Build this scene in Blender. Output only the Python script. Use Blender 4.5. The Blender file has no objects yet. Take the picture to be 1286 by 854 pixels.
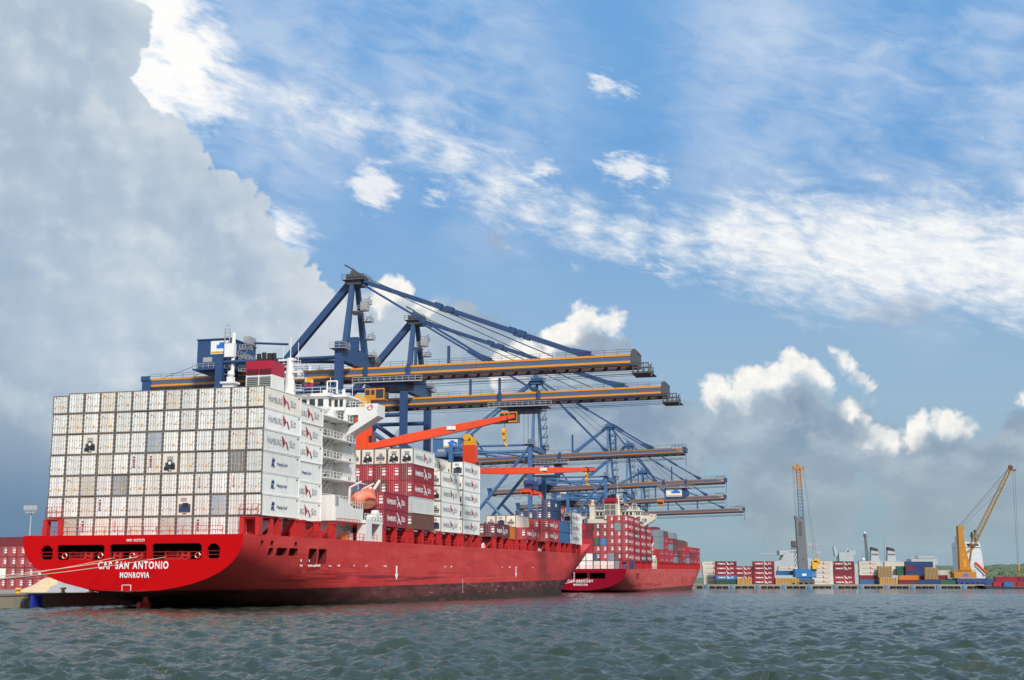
import bpy, math, random
import numpy as np
from mathutils import Matrix, Vector, Euler
R = math.radians
random.seed(7); rng = np.random.default_rng(5)
SC = bpy.context.scene
COL = SC.collection
# ------------------------------------------------------------------ camera
CAM_H = 3.5
cam_d = bpy.data.cameras.new('camera'); cam = bpy.data.objects.new('camera', cam_d); COL.objects.link(cam)
cam_d.sensor_fit = 'HORIZONTAL'; cam_d.sensor_width = 36.0; cam_d.lens = 45.35
cam_d.clip_start = 0.5; cam_d.clip_end = 60000
PITCH = math.atan(304.0/1620.0)
cam.location = (0, 0, CAM_H); cam.rotation_euler = (R(90)+PITCH, 0, 0)
SC.camera = cam
# ------------------------------------------------------------------ sun, exposure
SUN_EL, SUN_DIR = 42.0, (0.38, -0.925)
ld = bpy.data.lights.new('sun', 'SUN'); ld.energy = 4.5; ld.angle = R(10.0); ld.color = (1.0, 0.95, 0.87)
sun = bpy.data.objects.new('sun', ld); COL.objects.link(sun)
sv = Vector((SUN_DIR[0], SUN_DIR[1], 0)).normalized()*math.cos(R(SUN_EL)) + Vector((0, 0, math.sin(R(SUN_EL))))
sun.rotation_euler = sv.to_track_quat('Z', 'Y').to_euler(); sun.location = (0, -100, 200)
SC.view_settings.view_transform = 'Standard'; SC.view_settings.look = 'None'
SC.view_settings.exposure = 0.0; SC.view_settings.gamma = 1.0; SC.view_settings.use_curve_mapping = False
SC.cycles.max_bounces = 6; SC.cycles.diffuse_bounces = 3; SC.cycles.glossy_bounces = 3
# ------------------------------------------------------------------ node expression helper
def lin(r, g, b):
    f = lambda c: (c/255/12.92) if c/255 <= 0.04045 else ((c/255+0.055)/1.055)**2.4
    return (f(r), f(g), f(b))
class X:                                   # a socket with arithmetic
    def __init__(s, nt, sock): s.nt, s.k = nt, sock
    def _m(s, op, b=None, c=None, clamp=False):
        n = s.nt.nodes.new('ShaderNodeMath'); n.operation = op; n.use_clamp = clamp
        for i, v in enumerate((s, b, c)):
            if v is None: continue
            if isinstance(v, X): s.nt.links.new(v.k, n.inputs[i])
            else: n.inputs[i].default_value = v
        return X(s.nt, n.outputs[0])
    def __add__(s, o): return s._m('ADD', o)
    __radd__ = __add__
    def __sub__(s, o): return s._m('SUBTRACT', o)
    def __rsub__(s, o): return (s*-1.0)+o
    def __mul__(s, o): return s._m('MULTIPLY', o)
    __rmul__ = __mul__
    def __truediv__(s, o): return s._m('DIVIDE', o)
    def max(s, o): return s._m('MAXIMUM', o)
    def min(s, o): return s._m('MINIMUM', o)
    def smax(s, o, k): return s._m('SMOOTH_MAX', o, k)
    def clamp(s): return s._m('ADD', 0.0, clamp=True)
    def abs(s): return s._m('ABSOLUTE')
    def pow(s, e): return s._m('POWER', e)
    def gt(s, o): return s._m('GREATER_THAN', o)
    def ss(s, a, b):                       # smoothstep
        n = s.nt.nodes.new('ShaderNodeMapRange'); n.interpolation_type = 'SMOOTHSTEP'
        s.nt.links.new(s.k, n.inputs[0]); n.inputs[1].default_value = a; n.inputs[2].default_value = b
        return X(s.nt, n.outputs[0])
def vec(nt, x, y, z=0.0):
    n = nt.nodes.new('ShaderNodeCombineXYZ')
    for i, v in enumerate((x, y, z)):
        if isinstance(v, X): nt.links.new(v.k, n.inputs[i])
        else: n.inputs[i].default_value = v
    return X(nt, n.outputs[0])
def sep(nt, v):
    n = nt.nodes.new('ShaderNodeSeparateXYZ'); nt.links.new(v.k, n.inputs[0])
    return [X(nt, n.outputs[i]) for i in range(3)]
def vmul(nt, v, sc, off=(0, 0, 0)):
    n = nt.nodes.new('ShaderNodeVectorMath'); n.operation = 'MULTIPLY_ADD'
    nt.links.new(v.k, n.inputs[0]); n.inputs[1].default_value = sc; n.inputs[2].default_value = off
    return X(nt, n.outputs[0])
def noise(nt, v, scale, detail=4, rough=0.55, dist=0.0):
    n = nt.nodes.new('ShaderNodeTexNoise'); nt.links.new(v.k, n.inputs['Vector'])
    n.inputs['Scale'].default_value = scale; n.inputs['Detail'].default_value = detail
    n.inputs['Roughness'].default_value = rough; n.inputs['Distortion'].default_value = dist
    return X(nt, n.outputs[0])
def voro(nt, v, scale, detail=2, rough=0.5, smooth=True):
    n = nt.nodes.new('ShaderNodeTexVoronoi'); nt.links.new(v.k, n.inputs['Vector'])
    n.feature = 'SMOOTH_F1' if smooth else 'F1'
    n.inputs['Scale'].default_value = scale; n.inputs['Detail'].default_value = detail; n.inputs['Roughness'].default_value = rough
    return X(nt, n.outputs['Distance'])
def mixc(nt, f, a, b, mode='MIX'):
    n = nt.nodes.new('ShaderNodeMix'); n.data_type = 'RGBA'; n.blend_type = mode; n.clamp_factor = True
    if isinstance(f, X): nt.links.new(f.k, n.inputs[0])
    else: n.inputs[0].default_value = f
    for i, v in ((6, a), (7, b)):
        if isinstance(v, X): nt.links.new(v.k, n.inputs[i])
        else: n.inputs[i].default_value = (v[0], v[1], v[2], 1)
    return X(nt, n.outputs[2])
# ------------------------------------------------------------------ world: Nishita sky + procedural clouds by azimuth and elevation
W = bpy.data.worlds.new('World'); SC.world = W; W.use_nodes = True
W.cycles.sampling_method = 'MANUAL'; W.cycles.sample_map_resolution = 512
nt = W.node_tree; nt.nodes.clear()
WS = 0.10
sky = nt.nodes.new('ShaderNodeTexSky'); sky.sky_type = 'NISHITA'; sky.sun_disc = False
sky.sun_elevation = R(SUN_EL); sky.sun_rotation = math.atan2(SUN_DIR[0], SUN_DIR[1])
sky.air_density = 1.0; sky.dust_density = 1.2; sky.ozone_density = 2.5
tc = nt.nodes.new('ShaderNodeTexCoord'); D = X(nt, tc.outputs['Generated'])
dx, dy, dz = sep(nt, D)
az = dx._m('ARCTAN2', dy)*57.2958
el = dz.max(-0.999).min(0.999)._m('ARCSINE')*57.2958
P = vec(nt, az, el, 0.0)
def blob(c):
    n = nt.nodes.new('ShaderNodeVectorMath'); n.operation = 'DISTANCE'
    nt.links.new(PP.k, n.inputs[0]); n.inputs[1].default_value = (c[0], c[1], 0)
    return c[2] - X(nt, n.outputs['Value'])
def blobs(pts, k=0.6):
    f = blob(pts[0])
    for c in pts[1:]: f = f.smax(blob(c), k)
    return f
def px2sky(x, y, r):                       # a direction given as a photo position -> azimuth, elevation, radius in degrees
    a = (x-643)/1620.0; b = (427-y)/1620.0
    Y = math.cos(PITCH)-b*math.sin(PITCH); z = math.sin(PITCH)+b*math.cos(PITCH)
    return (math.degrees(math.atan2(a, Y)), math.degrees(math.atan2(z, math.hypot(a, Y))), r*0.0350)
def S(*l): return [px2sky(*p) for p in l]
def C(r, g, b): return tuple(c/WS for c in lin(r, g, b))
skyc = X(nt, sky.outputs[0])
# --- billowing offset used by all heaped clouds
warp = vec(nt, noise(nt, vmul(nt, P, (1, 1, 1), (11, 3, 0)), 0.55, 4, 0.6)-0.5, noise(nt, vmul(nt, P, (1, 1, 1), (41, 7, 0)), 0.55, 4, 0.6)-0.5)
nw = nt.nodes.new('ShaderNodeVectorMath'); nw.operation = 'MULTIPLY_ADD'
nt.links.new(warp.k, nw.inputs[0]); nw.inputs[1].default_value = (0.9, 0.9, 0); nt.links.new(P.k, nw.inputs[2])
PW = X(nt, nw.outputs[0])
def billow(v, off=(0, 0, 0)):
    f = None
    for sc, am in ((0.55, 1.15), (1.35, 0.62), (3.1, 0.30)):
        q = ((noise(nt, vmul(nt, v, (1, 1, 1), (off[0]+sc*9, off[1]+sc*5, 0)), sc, 0, 0.5)-0.5).abs()*2.0-0.26)*am
        f = q if f is None else f+q
    return f
bill = billow(PW)
wisp_v = vec(nt, az*0.27 + el*0.12, el*0.60 + az*0.10)
wisp = noise(nt, wisp_v, 1.6, 5, 0.6, 0.5)
wisp2 = noise(nt, vmul(nt, wisp_v, (1, 1, 1), (7.3, 2.1, 0)), 3.6, 6, 0.66, 0.35)
soft = noise(nt, P, 0.13, 3, 0.5)
PP = PW
# base: the blue is deepened high up and whitened towards the horizon
hz = (1.0-el.ss(0.0, 15.0))
base = mixc(nt, el.ss(6, 24)*0.25+0.70, skyc, mixc(nt, el.ss(6, 20), C(156, 191, 221), C(112, 167, 222)))
base = mixc(nt, hz*0.85, base, C(150, 178, 196))
base = mixc(nt, (1.0-el.ss(-1, 8))*0.75, base, C(146, 170, 178))
col = base
# soft veils, everywhere, thicker in the upper right and the upper centre
PP = P
veil = blobs(S((960, 60, 120), (1180, 150, 210), (940, 200, 90), (560, 70, 150), (330, 120, 150), (620, 190, 110)), 3.0)
veilm = veil.ss(-4.0, 5.0)*(wisp*0.45+soft*0.75).ss(0.42, 0.80)
col = mixc(nt, veilm*0.85, col, C(206, 220, 238))
# the white streak that runs from the upper left across to the right
streak = blobs(S((300, 105, 22), (370, 135, 30), (440, 150, 34), (515, 172, 32), (575, 195, 32), (625, 235, 32), (670, 265, 32), (730, 285, 32), (790, 292, 30), (850, 303, 28), (920, 303, 38), (990, 308, 46), (1060, 318, 50), (1130, 322, 50), (1200, 322, 50), (1290, 325, 50), (1390, 325, 54)), 0.9)
sm = (streak + az.ss(5, 13)*0.75 + (wisp-0.5)*3.8 + (wisp2-0.5)*2.2).ss(-0.8, 2.0)
col = mixc(nt, sm*(az.ss(-13, 3)*0.30+0.66), col, mixc(nt, wisp2.ss(0.35, 0.65), C(232, 238, 244), C(252, 252, 250)))
sm2 = blobs(S((795, 215, 22), (765, 214, 12), (830, 220, 14), (686, 215, 14), (832, 327, 9), (815, 329, 6), (755, 108, 14), (790, 112, 8), (470, 235, 30), (540, 250, 20)), 0.4)
sm2 = (sm2 + (wisp-0.5)*2.6 + (wisp2-0.5)*2.4).ss(-0.25, 0.8)
col = mixc(nt, sm2*0.85, col, C(244, 246, 248))
# grey scraps below the streak
gs = blobs(S((1120, 395, 20), (1155, 392, 18), (1085, 402, 10), (626, 300, 10), (630, 320, 8)), 0.6)
col = mixc(nt, (gs + (wisp-0.5)*2.2).ss(-0.5, 1.0)*0.6, col, C(150, 168, 190))
# brilliant cloud behind the big left heap
PP = PW
wb = blobs(S((200, 20, 56), (228, 72, 60), (252, 118, 42), (195, 95, 54), (150, 90, 22), (355, 291, 20), (373, 297, 10)), 0.6)
col = mixc(nt, (wb + (wisp-0.5)*2.4 + (wisp2-0.5)*2.4).ss(-0.7, 1.3), col, C(254, 254, 253))
# low heaped clouds: bright crowns over a grey bank
bankb = S((735, 462, 56), (775, 452, 34), (660, 490, 70), (560, 480, 110), (470, 440, 90), (430, 560, 150), (840, 560, 60), (910, 540, 48), (960, 523, 44), (1008, 520, 44), (1055, 545, 44), (1100, 562, 40), (1150, 580, 42), (1195, 575, 40), (1180, 620, 74), (1270, 610, 60), (760, 560, 100), (640, 590, 120), (1000, 610, 90), (1300, 545, 36))
fk = blobs(bankb, 0.7) + bill*0.8 + (soft-0.5)*1.0
bank = mixc(nt, noise(nt, P, 0.22, 5, 0.55).ss(0.32, 0.68), C(134, 156, 180), C(166, 183, 198))
hb = noise(nt, vmul(nt, P, (0.33, 0.5, 1)), 1.0, 5, 0.55); hb2 = noise(nt, vmul(nt, P, (0.33, 0.5, 1), (-0.1, 0.32, 0)), 1.0, 5, 0.55)
bank = mixc(nt, ((hb-hb2)*5.0).clamp()*0.55, bank, C(196, 207, 215))
bank = mixc(nt, ((hb2-hb)*5.0).clamp()*0.35, bank, C(120, 142, 168))
bank = mixc(nt, (1.0-el.ss(0.5, 7.0))*0.8, bank, C(154, 172, 178))
bank = mixc(nt, (1.0-az.ss(-8, 2))*el.ss(5, 9)*0.7, bank, C(205, 216, 226))
col = mixc(nt, fk.ss(-0.25, 0.5)*el.ss(-1.0, 3.0)*0.92, col, bank)
low = S((735, 410, 32), (768, 408, 24), (705, 432, 30), (665, 446, 24), (690, 470, 40), (640, 470, 34), (490, 372, 32), (522, 395, 24),
        (905, 498, 29), (945, 488, 28), (992, 474, 32), (1018, 476, 28), (1034, 490, 18), (975, 500, 36), (930, 508, 26), (1048, 440, 9), (1058, 450, 13), (1067, 463, 15), (1077, 475, 15), (1087, 488, 13), (1099, 502, 10), (1066, 514, 18), (1188, 538, 25), (1215, 544, 15), (1150, 546, 24), (1122, 556, 20), (1094, 545, 22), (1296, 500, 20))
lowf = blobs(low, 0.35) + bill*0.62
n2 = nt.nodes.new('ShaderNodeVectorMath'); n2.operation = 'ADD'; nt.links.new(PW.k, n2.inputs[0]); n2.inputs[1].default_value = (-0.45, 1.05, 0)
PP = X(nt, n2.outputs[0])
fo = blobs(low, 0.35) + billow(PP)*0.5
PP = PW
lit = (1.0-fo.ss(-0.25, 0.55))
lc = mixc(nt, lit, C(196, 206, 216), mixc(nt, noise(nt, P, 1.5, 3, 0.6).ss(0.3, 0.7), C(238, 238, 236), C(255, 253, 248)))
col = mixc(nt, lowf.ss(-0.08, 0.30)*(lit*0.80+0.20), col, lc)
# faint horizontal layers near the horizon
lay = noise(nt, vec(nt, az*0.06, el*0.55), 1.0, 5, 0.55)
col = mixc(nt, (1.0-el.ss(5.0, 11.0))*lay.ss(0.45, 0.75)*0.5, col, C(172, 188, 196))
# the big shaded heap on the left
PP = PW
big = S((172, 18, 17), (174, 52, 14), (158, 74, 13), (120, 40, 60), (60, 40, 118), (100, 120, 44), (147, 122, 13), (166, 138, 15), (188, 150, 16), (206, 160, 16), (226, 170, 17), (243, 182, 15), (256, 204, 16), (268, 226, 14), (288, 232, 20), (308, 240, 19), (326, 256, 17), (334, 282, 16), (352, 318, 16), (372, 326, 17), (392, 344, 16), (406, 364, 15), (420, 388, 17), (432, 418, 20),
        (150, 30, 24), (140, 145, 26), (165, 165, 28), (196, 182, 30), (228, 204, 32), (252, 235, 30), (282, 262, 32), (308, 275, 30), (322, 305, 28), (348, 345, 28), (378, 358, 28), (402, 392, 30), (40, 220, 170), (130, 200, 70), (180, 230, 66), (240, 280, 64), (290, 300, 52), (340, 370, 46), (380, 400, 42), (250, 360, 110), (120, 380, 180), (330, 430, 95), (400, 450, 60), (60, 540, 230), (-120, 300, 260), (-300, 200, 300), (200, 560, 190), (330, 560, 170))
n4 = nt.nodes.new('ShaderNodeVectorMath'); n4.operation = 'MULTIPLY_ADD'
nt.links.new(warp.k, n4.inputs[0]); n4.inputs[1].default_value = (0.35, 0.35, 0); nt.links.new(P.k, n4.inputs[2])
PP = X(nt, n4.outputs[0])
fb = blobs(big, 0.22)
bf = fb + bill*0.44 + (wisp2-0.5)*0.5
hn = noise(nt, vmul(nt, P, (0.24, 0.27, 1)), 1.0, 4, 0.5); hn2 = noise(nt, vmul(nt, P, (0.24, 0.27, 1), (0.11, 0.14, 0)), 1.0, 4, 0.5)
puff = (hn-hn2)*5.5
sh = (noise(nt, P, 0.16, 4, 0.5)*0.75 + hn*0.25).ss(0.36, 0.66)
edge = (1.0-(fb+bill*0.8).ss(0.0, 2.2))
bc = mixc(nt, sh, C(166, 186, 207), C(192, 206, 219))
bc = mixc(nt, edge*0.5, bc, C(212, 221, 229))
bc = mixc(nt, (1.0-(el + az*0.30).ss(-4.5, 4.5))*0.92, bc, C(98, 130, 160))
bc = mixc(nt, az.ss(-13, -7)*el.ss(4, 9)*0.55, bc, C(222, 226, 230))
# rounded relief inside the heap
bc = mixc(nt, puff.clamp()*0.62*el.ss(4, 9), bc, C(226, 232, 237))
bc = mixc(nt, (puff*-1.0).clamp()*0.30, bc, C(142, 165, 190))
n3 = nt.nodes.new('ShaderNodeVectorMath'); n3.operation = 'ADD'; nt.links.new(PW.k, n3.inputs[0]); n3.inputs[1].default_value = (0.16, 0.20, 0)
bc = mixc(nt, ((bill-billow(X(nt, n3.outputs[0])))*0.6).clamp()*0.30*edge, bc, C(232, 237, 240))
col = mixc(nt, bf.ss(-0.05, 0.14), col, bc)
# general cloud cover overhead and behind, outside the picture
gc = noise(nt, vmul(nt, D, (1, 1, 1.6)), 2.2, 6, 0.6).ss(0.34, 0.56)
out_f = (el.ss(28, 40).max(az.abs().ss(32, 50)))*gc
col = mixc(nt, out_f*0.85, col, C(208, 217, 224))
bg = nt.nodes.new('ShaderNodeBackground'); bg.inputs['Strength'].default_value = WS
nt.links.new(col.k, bg.inputs[0])
wo = nt.nodes.new('ShaderNodeOutputWorld'); nt.links.new(bg.outputs[0], wo.inputs[0])
# ------------------------------------------------------------------ the quay's own axes: u across it (to the sea), s along it
X0, Y0, TH = -33.25, 172.4, 0.2572
CT, ST = math.cos(TH), math.sin(TH)
def Wp(u, s, z=0.0): return Vector((X0+u*CT+s*ST, Y0-u*ST+s*CT, z))
def at(px, py, Y):
    a = (px-643)/1620.0; b = (427-py)/1620.0
    d = math.cos(PITCH)-b*math.sin(PITCH)
    return Vector((a/d*Y, Y, CAM_H+(math.sin(PITCH)+b*math.cos(PITCH))/d*Y))
# ------------------------------------------------------------------ object helpers
def link(o, parent=None):
    COL.objects.link(o)
    if parent is not None: o.parent = parent
    return o
def tag(o, label, cat, group=None):
    o['label'] = label; o['category'] = cat
    if group: o['group'] = group
    return o
def empty(name, loc=(0, 0, 0), rz=0.0):
    o = bpy.data.objects.new(name, None); o.empty_display_size = 0.5
    o.location = loc; o.rotation_euler = (0, 0, rz); COL.objects.link(o); return o
class MB:
    def __init__(s): s.v, s.f, s.m = [], [], []
    def add(s, vs, fs, mi=0):
        n = len(s.v); s.v += [tuple(v) for v in vs]; s.f += [tuple(i+n for i in f) for f in fs]; s.m += [mi]*len(fs); return s
    def box(s, x0, x1, y0, y1, z0, z1, mi=0):
        return s.add([(x0,y0,z0),(x1,y0,z0),(x1,y1,z0),(x0,y1,z0),(x0,y0,z1),(x1,y0,z1),(x1,y1,z1),(x0,y1,z1)],
                     [(0,3,2,1),(4,5,6,7),(0,1,5,4),(1,2,6,5),(2,3,7,6),(3,0,4,7)], mi)
    def bar(s, p, q, w, h=None, mi=0, up=(0, 0, 1), w2=None, h2=None):
        h = w if h is None else h; w2 = w if w2 is None else w2; h2 = h if h2 is None else h2
        p, q = Vector(p), Vector(q); d = (q-p).normalized(); u = Vector(up)
        if abs(d.dot(u)) > 0.99: u = Vector((0, 1, 0))
        a = d.cross(u).normalized(); b = a.cross(d)
        vs = [p+a*w*sx/2+b*h*sy/2 for sx, sy in ((-1,-1),(1,-1),(1,1),(-1,1))]+[q+a*w2*sx/2+b*h2*sy/2 for sx, sy in ((-1,-1),(1,-1),(1,1),(-1,1))]
        return s.add(vs, [(0,3,2,1),(4,5,6,7),(0,1,5,4),(1,2,6,5),(2,3,7,6),(3,0,4,7)], mi)
    def tube(s, p, q, r, r2=None, n=8, mi=0):
        r2 = r if r2 is None else r2
        p, q = Vector(p), Vector(q); d = (q-p).normalized(); u = Vector((0, 0, 1)) if abs(d.z) < 0.95 else Vector((0, 1, 0))
        a = d.cross(u).normalized(); b = a.cross(d); vs = []
        for c, rr in ((p, r), (q, r2)):
            for i in range(n):
                t = 2*math.pi*i/n; vs.append(c+a*rr*math.cos(t)+b*rr*math.sin(t))
        fs = [(i, (i+1) % n, n+(i+1) % n, n+i) for i in range(n)]+[tuple(range(n-1, -1, -1)), tuple(range(n, 2*n))]
        return s.add(vs, fs, mi)
    def path(s, pts, r, n=6, mi=0):
        for a, b in zip(pts[:-1], pts[1:]): s.tube(a, b, r, n=n, mi=mi)
        return s
    def ball(s, c, r, n=10, mi=0, sz=1.0):
        vs, fs = [], []; m = n//2
        for j in range(m+1):
            for i in range(n):
                t, p = math.pi*j/m, 2*math.pi*i/n
                vs.append((c[0]+r*math.sin(t)*math.cos(p), c[1]+r*math.sin(t)*math.sin(p), c[2]+r*sz*math.cos(t)))
        for j in range(m):
            for i in range(n): fs.append((j*n+i, (j+1)*n+i, (j+1)*n+(i+1) % n, j*n+(i+1) % n))
        return s.add(vs, fs, mi)
    def prism(s, poly, axis, a, b, mi=0):              # poly in the two other axes, extruded from a to b
        n = len(poly)
        def pt(p, t): return {'x': (t, p[0], p[1]), 'y': (p[0], t, p[1]), 'z': (p[0], p[1], t)}[axis]
        return s.add([pt(p, a) for p in poly]+[pt(p, b) for p in poly],
                     [tuple(range(n)), tuple(range(2*n-1, n-1, -1))]+[(i, n+i, n+(i+1) % n, (i+1) % n) for i in range(n)], mi)
    def rail(s, pts, h=1.05, r=0.03, step=2.0, mi=0, mids=1):
        pts = [Vector(p) for p in pts]
        for a, b in zip(pts[:-1], pts[1:]):
            L = (b-a).length; k = max(1, round(L/step)); up = Vector((0, 0, h))
            for j in range(mids+1): s.bar(a+up*((j+1)/(mids+1)), b+up*((j+1)/(mids+1)), 2*r, mi=mi)
            for i in range(k+1):
                q = a.lerp(b, i/k); s.bar(q, q+up, 2*r, mi=mi)
        return s
    def mesh(s, name, mats):
        me = bpy.data.meshes.new(name); me.from_pydata(s.v, [], s.f)
        for m in (mats if isinstance(mats, (list, tuple)) else [mats]): me.materials.append(m)
        me.polygons.foreach_set('material_index', s.m); me.validate(); me.update(); fixn(me); return me
    def build(s, name, mats, parent=None, loc=(0, 0, 0)):
        o = bpy.data.objects.new(name, s.mesh(name, mats)); o.location = loc; return link(o, parent)
import bmesh
def fixn(me):
    bm = bmesh.new(); bm.from_mesh(me); bmesh.ops.recalc_face_normals(bm, faces=bm.faces[:]); bm.to_mesh(me); bm.free()
def inst(name, me, parent=None, loc=(0, 0, 0), col=None):
    o = bpy.data.objects.new(name, me); o.location = loc
    if col: o.color = (*col, 1)
    return link(o, parent)
def mesh_of(o):
    dg = bpy.context.evaluated_depsgraph_get(); dg.update()
    return bpy.data.meshes.new_from_object(o.evaluated_get(dg))
_tx = {}
def text_mesh(txt, mat, width=None, height=None, bold=0.0, rot=None, spc=1.0):
    """flat lettering centred on its origin, in its own XY plane unless rot turns it"""
    key = (txt, mat.name, width, height, bold, rot, spc)
    if key in _tx: return _tx[key]
    cu = bpy.data.curves.new('lettering', 'FONT'); cu.body = txt; cu.size = 1.0; cu.offset = bold; cu.extrude = 0.002; cu.resolution_u = 3; cu.space_character = spc; cu.space_word = 1.25
    o = bpy.data.objects.new('lettering', cu); COL.objects.link(o); me = mesh_of(o); bpy.data.objects.remove(o)
    co = np.zeros(len(me.vertices)*3); me.vertices.foreach_get('co', co); co = co.reshape(-1, 3)
    lo, hi = co.min(0), co.max(0); co[:, :2] -= ((lo+hi)/2)[:2]
    sx = width/(hi[0]-lo[0]) if width else None; sy = height/(hi[1]-lo[1]) if height else None
    co[:, 0] *= sx or sy; co[:, 1] *= sy or sx
    if rot is not None: co = (np.array(Euler(rot).to_matrix()) @ co.T).T
    me.vertices.foreach_set('co', co.ravel()); me.materials.clear(); me.materials.append(mat); me.update()
    _tx[key] = me; return me
FACE_X = (R(90), 0, R(90)); FACE_MY = (R(90), 0, 0)
# ------------------------------------------------------------------ materials
def mat(name, colr, rough=0.5, metal=0.0, dirt=0.15, dirtc=(0.10, 0.075, 0.05), scale=0.6, bump=0.0, bscale=8.0, use_obj=False, streak=True, spec=0.5):
    m = bpy.data.materials.new(name); m.use_nodes = True; t = m.node_tree; b = t.nodes['Principled BSDF']
    tcn = t.nodes.new('ShaderNodeTexCoord'); V = X(t, tcn.outputs['Object'])
    oi = t.nodes.new('ShaderNodeObjectInfo')
    c = X(t, oi.outputs['Color']) if use_obj else None
    rnd = X(t, oi.outputs['Random'])
    off = t.nodes.new('ShaderNodeVectorMath'); off.operation = 'ADD'; t.links.new(V.k, off.inputs[0])
    t.links.new(vec(t, rnd*37.0, rnd*91.0, rnd*13.0).k, off.inputs[1]); V2 = X(t, off.outputs[0])
    n1 = noise(t, V2, scale, 5, 0.6)
    n2_ = noise(t, vmul(t, V2, (1, 1, 0.09)) if streak else V2, scale*3.5, 5, 0.65)
    tint = n1*0.30+0.85
    src = c if use_obj else tuple(colr)
    mul = t.nodes.new('ShaderNodeMix'); mul.data_type = 'RGBA'; mul.blend_type = 'MULTIPLY'; mul.inputs[0].default_value = 1.0
    if use_obj: t.links.new(c.k, mul.inputs[6])
    else: mul.inputs[6].default_value = (*colr, 1)
    t.links.new(vec(t, tint, tint, tint).k, mul.inputs[7])
    cc = mixc(t, (n2_.ss(0.52, 0.80)*0.7+n1.ss(0.55, 0.8)*0.5)*dirt, X(t, mul.outputs[2]), dirtc)
    t.links.new(cc.k, b.inputs['Base Color'])
    b.inputs['Metallic'].default_value = metal
    t.links.new((n2_*0.25+(rough-0.12)).k, b.inputs['Roughness'])
    b.inputs['Specular IOR Level'].default_value = spec
    if bump:
        bn = t.nodes.new('ShaderNodeBump'); bn.inputs['Strength'].default_value = bump; bn.inputs['Distance'].default_value = 0.05
        t.links.new(noise(t, V2, bscale, 4, 0.6).k, bn.inputs['Height']); t.links.new(bn.outputs[0], b.inputs['Normal'])
    return m
M = {}
M['paint'] = mat('container_paint', None, 0.55, use_obj=True, dirt=0.5, dirtc=(0.16, 0.10, 0.06))
M['gasket'] = mat('door_gasket', (0.10, 0.09, 0.08), 0.8)
M['gasketl'] = mat('pale_door_gasket', (0.36, 0.35, 0.33), 0.8)
M['rod'] = mat('painted_lock_rod', (0.50, 0.50, 0.48), 0.6)
M['postd'] = mat('weathered_container_frame', (0.15, 0.12, 0.095), 0.75, dirt=0.7, dirtc=(0.08, 0.055, 0.04), scale=1.5)
M['steel'] = mat('galvanised_steel', (0.40, 0.40, 0.40), 0.5, 0.3)
M['blackm'] = mat('black_metal', (0.02, 0.02, 0.022), 0.6)
M['dark'] = mat('dark_grey_steel', (0.07, 0.075, 0.08), 0.6)
M['navy'] = mat('navy_machinery', (0.02, 0.05, 0.16), 0.5)
M['sticker'] = mat('orange_sticker', (0.75, 0.33, 0.03), 0.5)
M['emred'] = mat('red_emblem', (0.35, 0.015, 0.04), 0.5, dirt=0.05)
M['ink'] = mat('grey_blue_lettering', (0.24, 0.28, 0.34), 0.6, dirt=0.05)
M['inkn'] = mat('navy_lettering', (0.015, 0.04, 0.16), 0.6, dirt=0.05)
M['whitel'] = mat('white_lettering', (0.85, 0.85, 0.85), 0.6, dirt=0.05)
M['white'] = mat('white_ship_paint', (0.70, 0.69, 0.67), 0.45, dirt=0.5, dirtc=(0.35, 0.24, 0.14), scale=0.4)
M['cream'] = mat('cream_ship_paint', (0.62, 0.56, 0.47), 0.5, dirt=0.4, dirtc=(0.30, 0.20, 0.12), scale=0.3)
M['redp'] = mat('red_deck_paint', (0.46, 0.018, 0.018), 0.5, dirt=0.25, dirtc=(0.12, 0.02, 0.015))
M['maroonp'] = mat('maroon_deck_paint', (0.24, 0.012, 0.022), 0.5, dirt=0.25, dirtc=(0.1, 0.02, 0.015))
M['funred'] = mat('crimson_funnel_paint', (0.36, 0.006, 0.03), 0.45, dirt=0.1)
M['glass'] = mat('dark_window_glass', (0.03, 0.04, 0.05), 0.15, dirt=0.0)
M['orange'] = mat('orange_crane_paint', (0.72, 0.06, 0.012), 0.5, dirt=0.2)
M['ochre'] = mat('ochre_crane_paint', (0.42, 0.18, 0.015), 0.55, dirt=0.5, dirtc=(0.12, 0.06, 0.02), scale=0.4)
M['yellow'] = mat('yellow_paint', (0.68, 0.36, 0.02), 0.5, dirt=0.25)
M['cab'] = mat('orange_cab_paint', (0.62, 0.24, 0.02), 0.5, dirt=0.25)
M['lifeb'] = mat('pink_orange_lifeboat', (0.72, 0.22, 0.13), 0.5, dirt=0.2, scale=0.8)
M['cblue'] = mat('crane_blue_dark', (0.022, 0.062, 0.165), 0.5, dirt=0.5, dirtc=(0.03, 0.04, 0.06), scale=0.3)
M['cblue2'] = mat('crane_blue_light', (0.052, 0.135, 0.285), 0.5, dirt=0.5, dirtc=(0.05, 0.07, 0.10), scale=0.3)
M['boomd'] = mat('dull_boom_orange', (0.42, 0.17, 0.02), 0.55, dirt=0.6, dirtc=(0.12, 0.07, 0.04), scale=0.6)
M['boomb'] = mat('boom_slate_blue', (0.075, 0.11, 0.19), 0.5, dirt=0.5, dirtc=(0.03, 0.03, 0.035), scale=0.4)
M['boomo'] = mat('boom_orange', (0.68, 0.27, 0.015), 0.5, dirt=0.5, dirtc=(0.20, 0.10, 0.03), scale=0.6)
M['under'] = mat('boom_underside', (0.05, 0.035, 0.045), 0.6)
M['sign'] = mat('white_sign_board', (0.75, 0.75, 0.73), 0.5, dirt=0.1)
M['embl'] = mat('blue_emblem', (0.02, 0.15, 0.55), 0.5, dirt=0.05)
M['rope'] = mat('pale_rope', (0.55, 0.48, 0.36), 0.8)
M['wire'] = mat('steel_wire', (0.10, 0.11, 0.13), 0.6)
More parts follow.
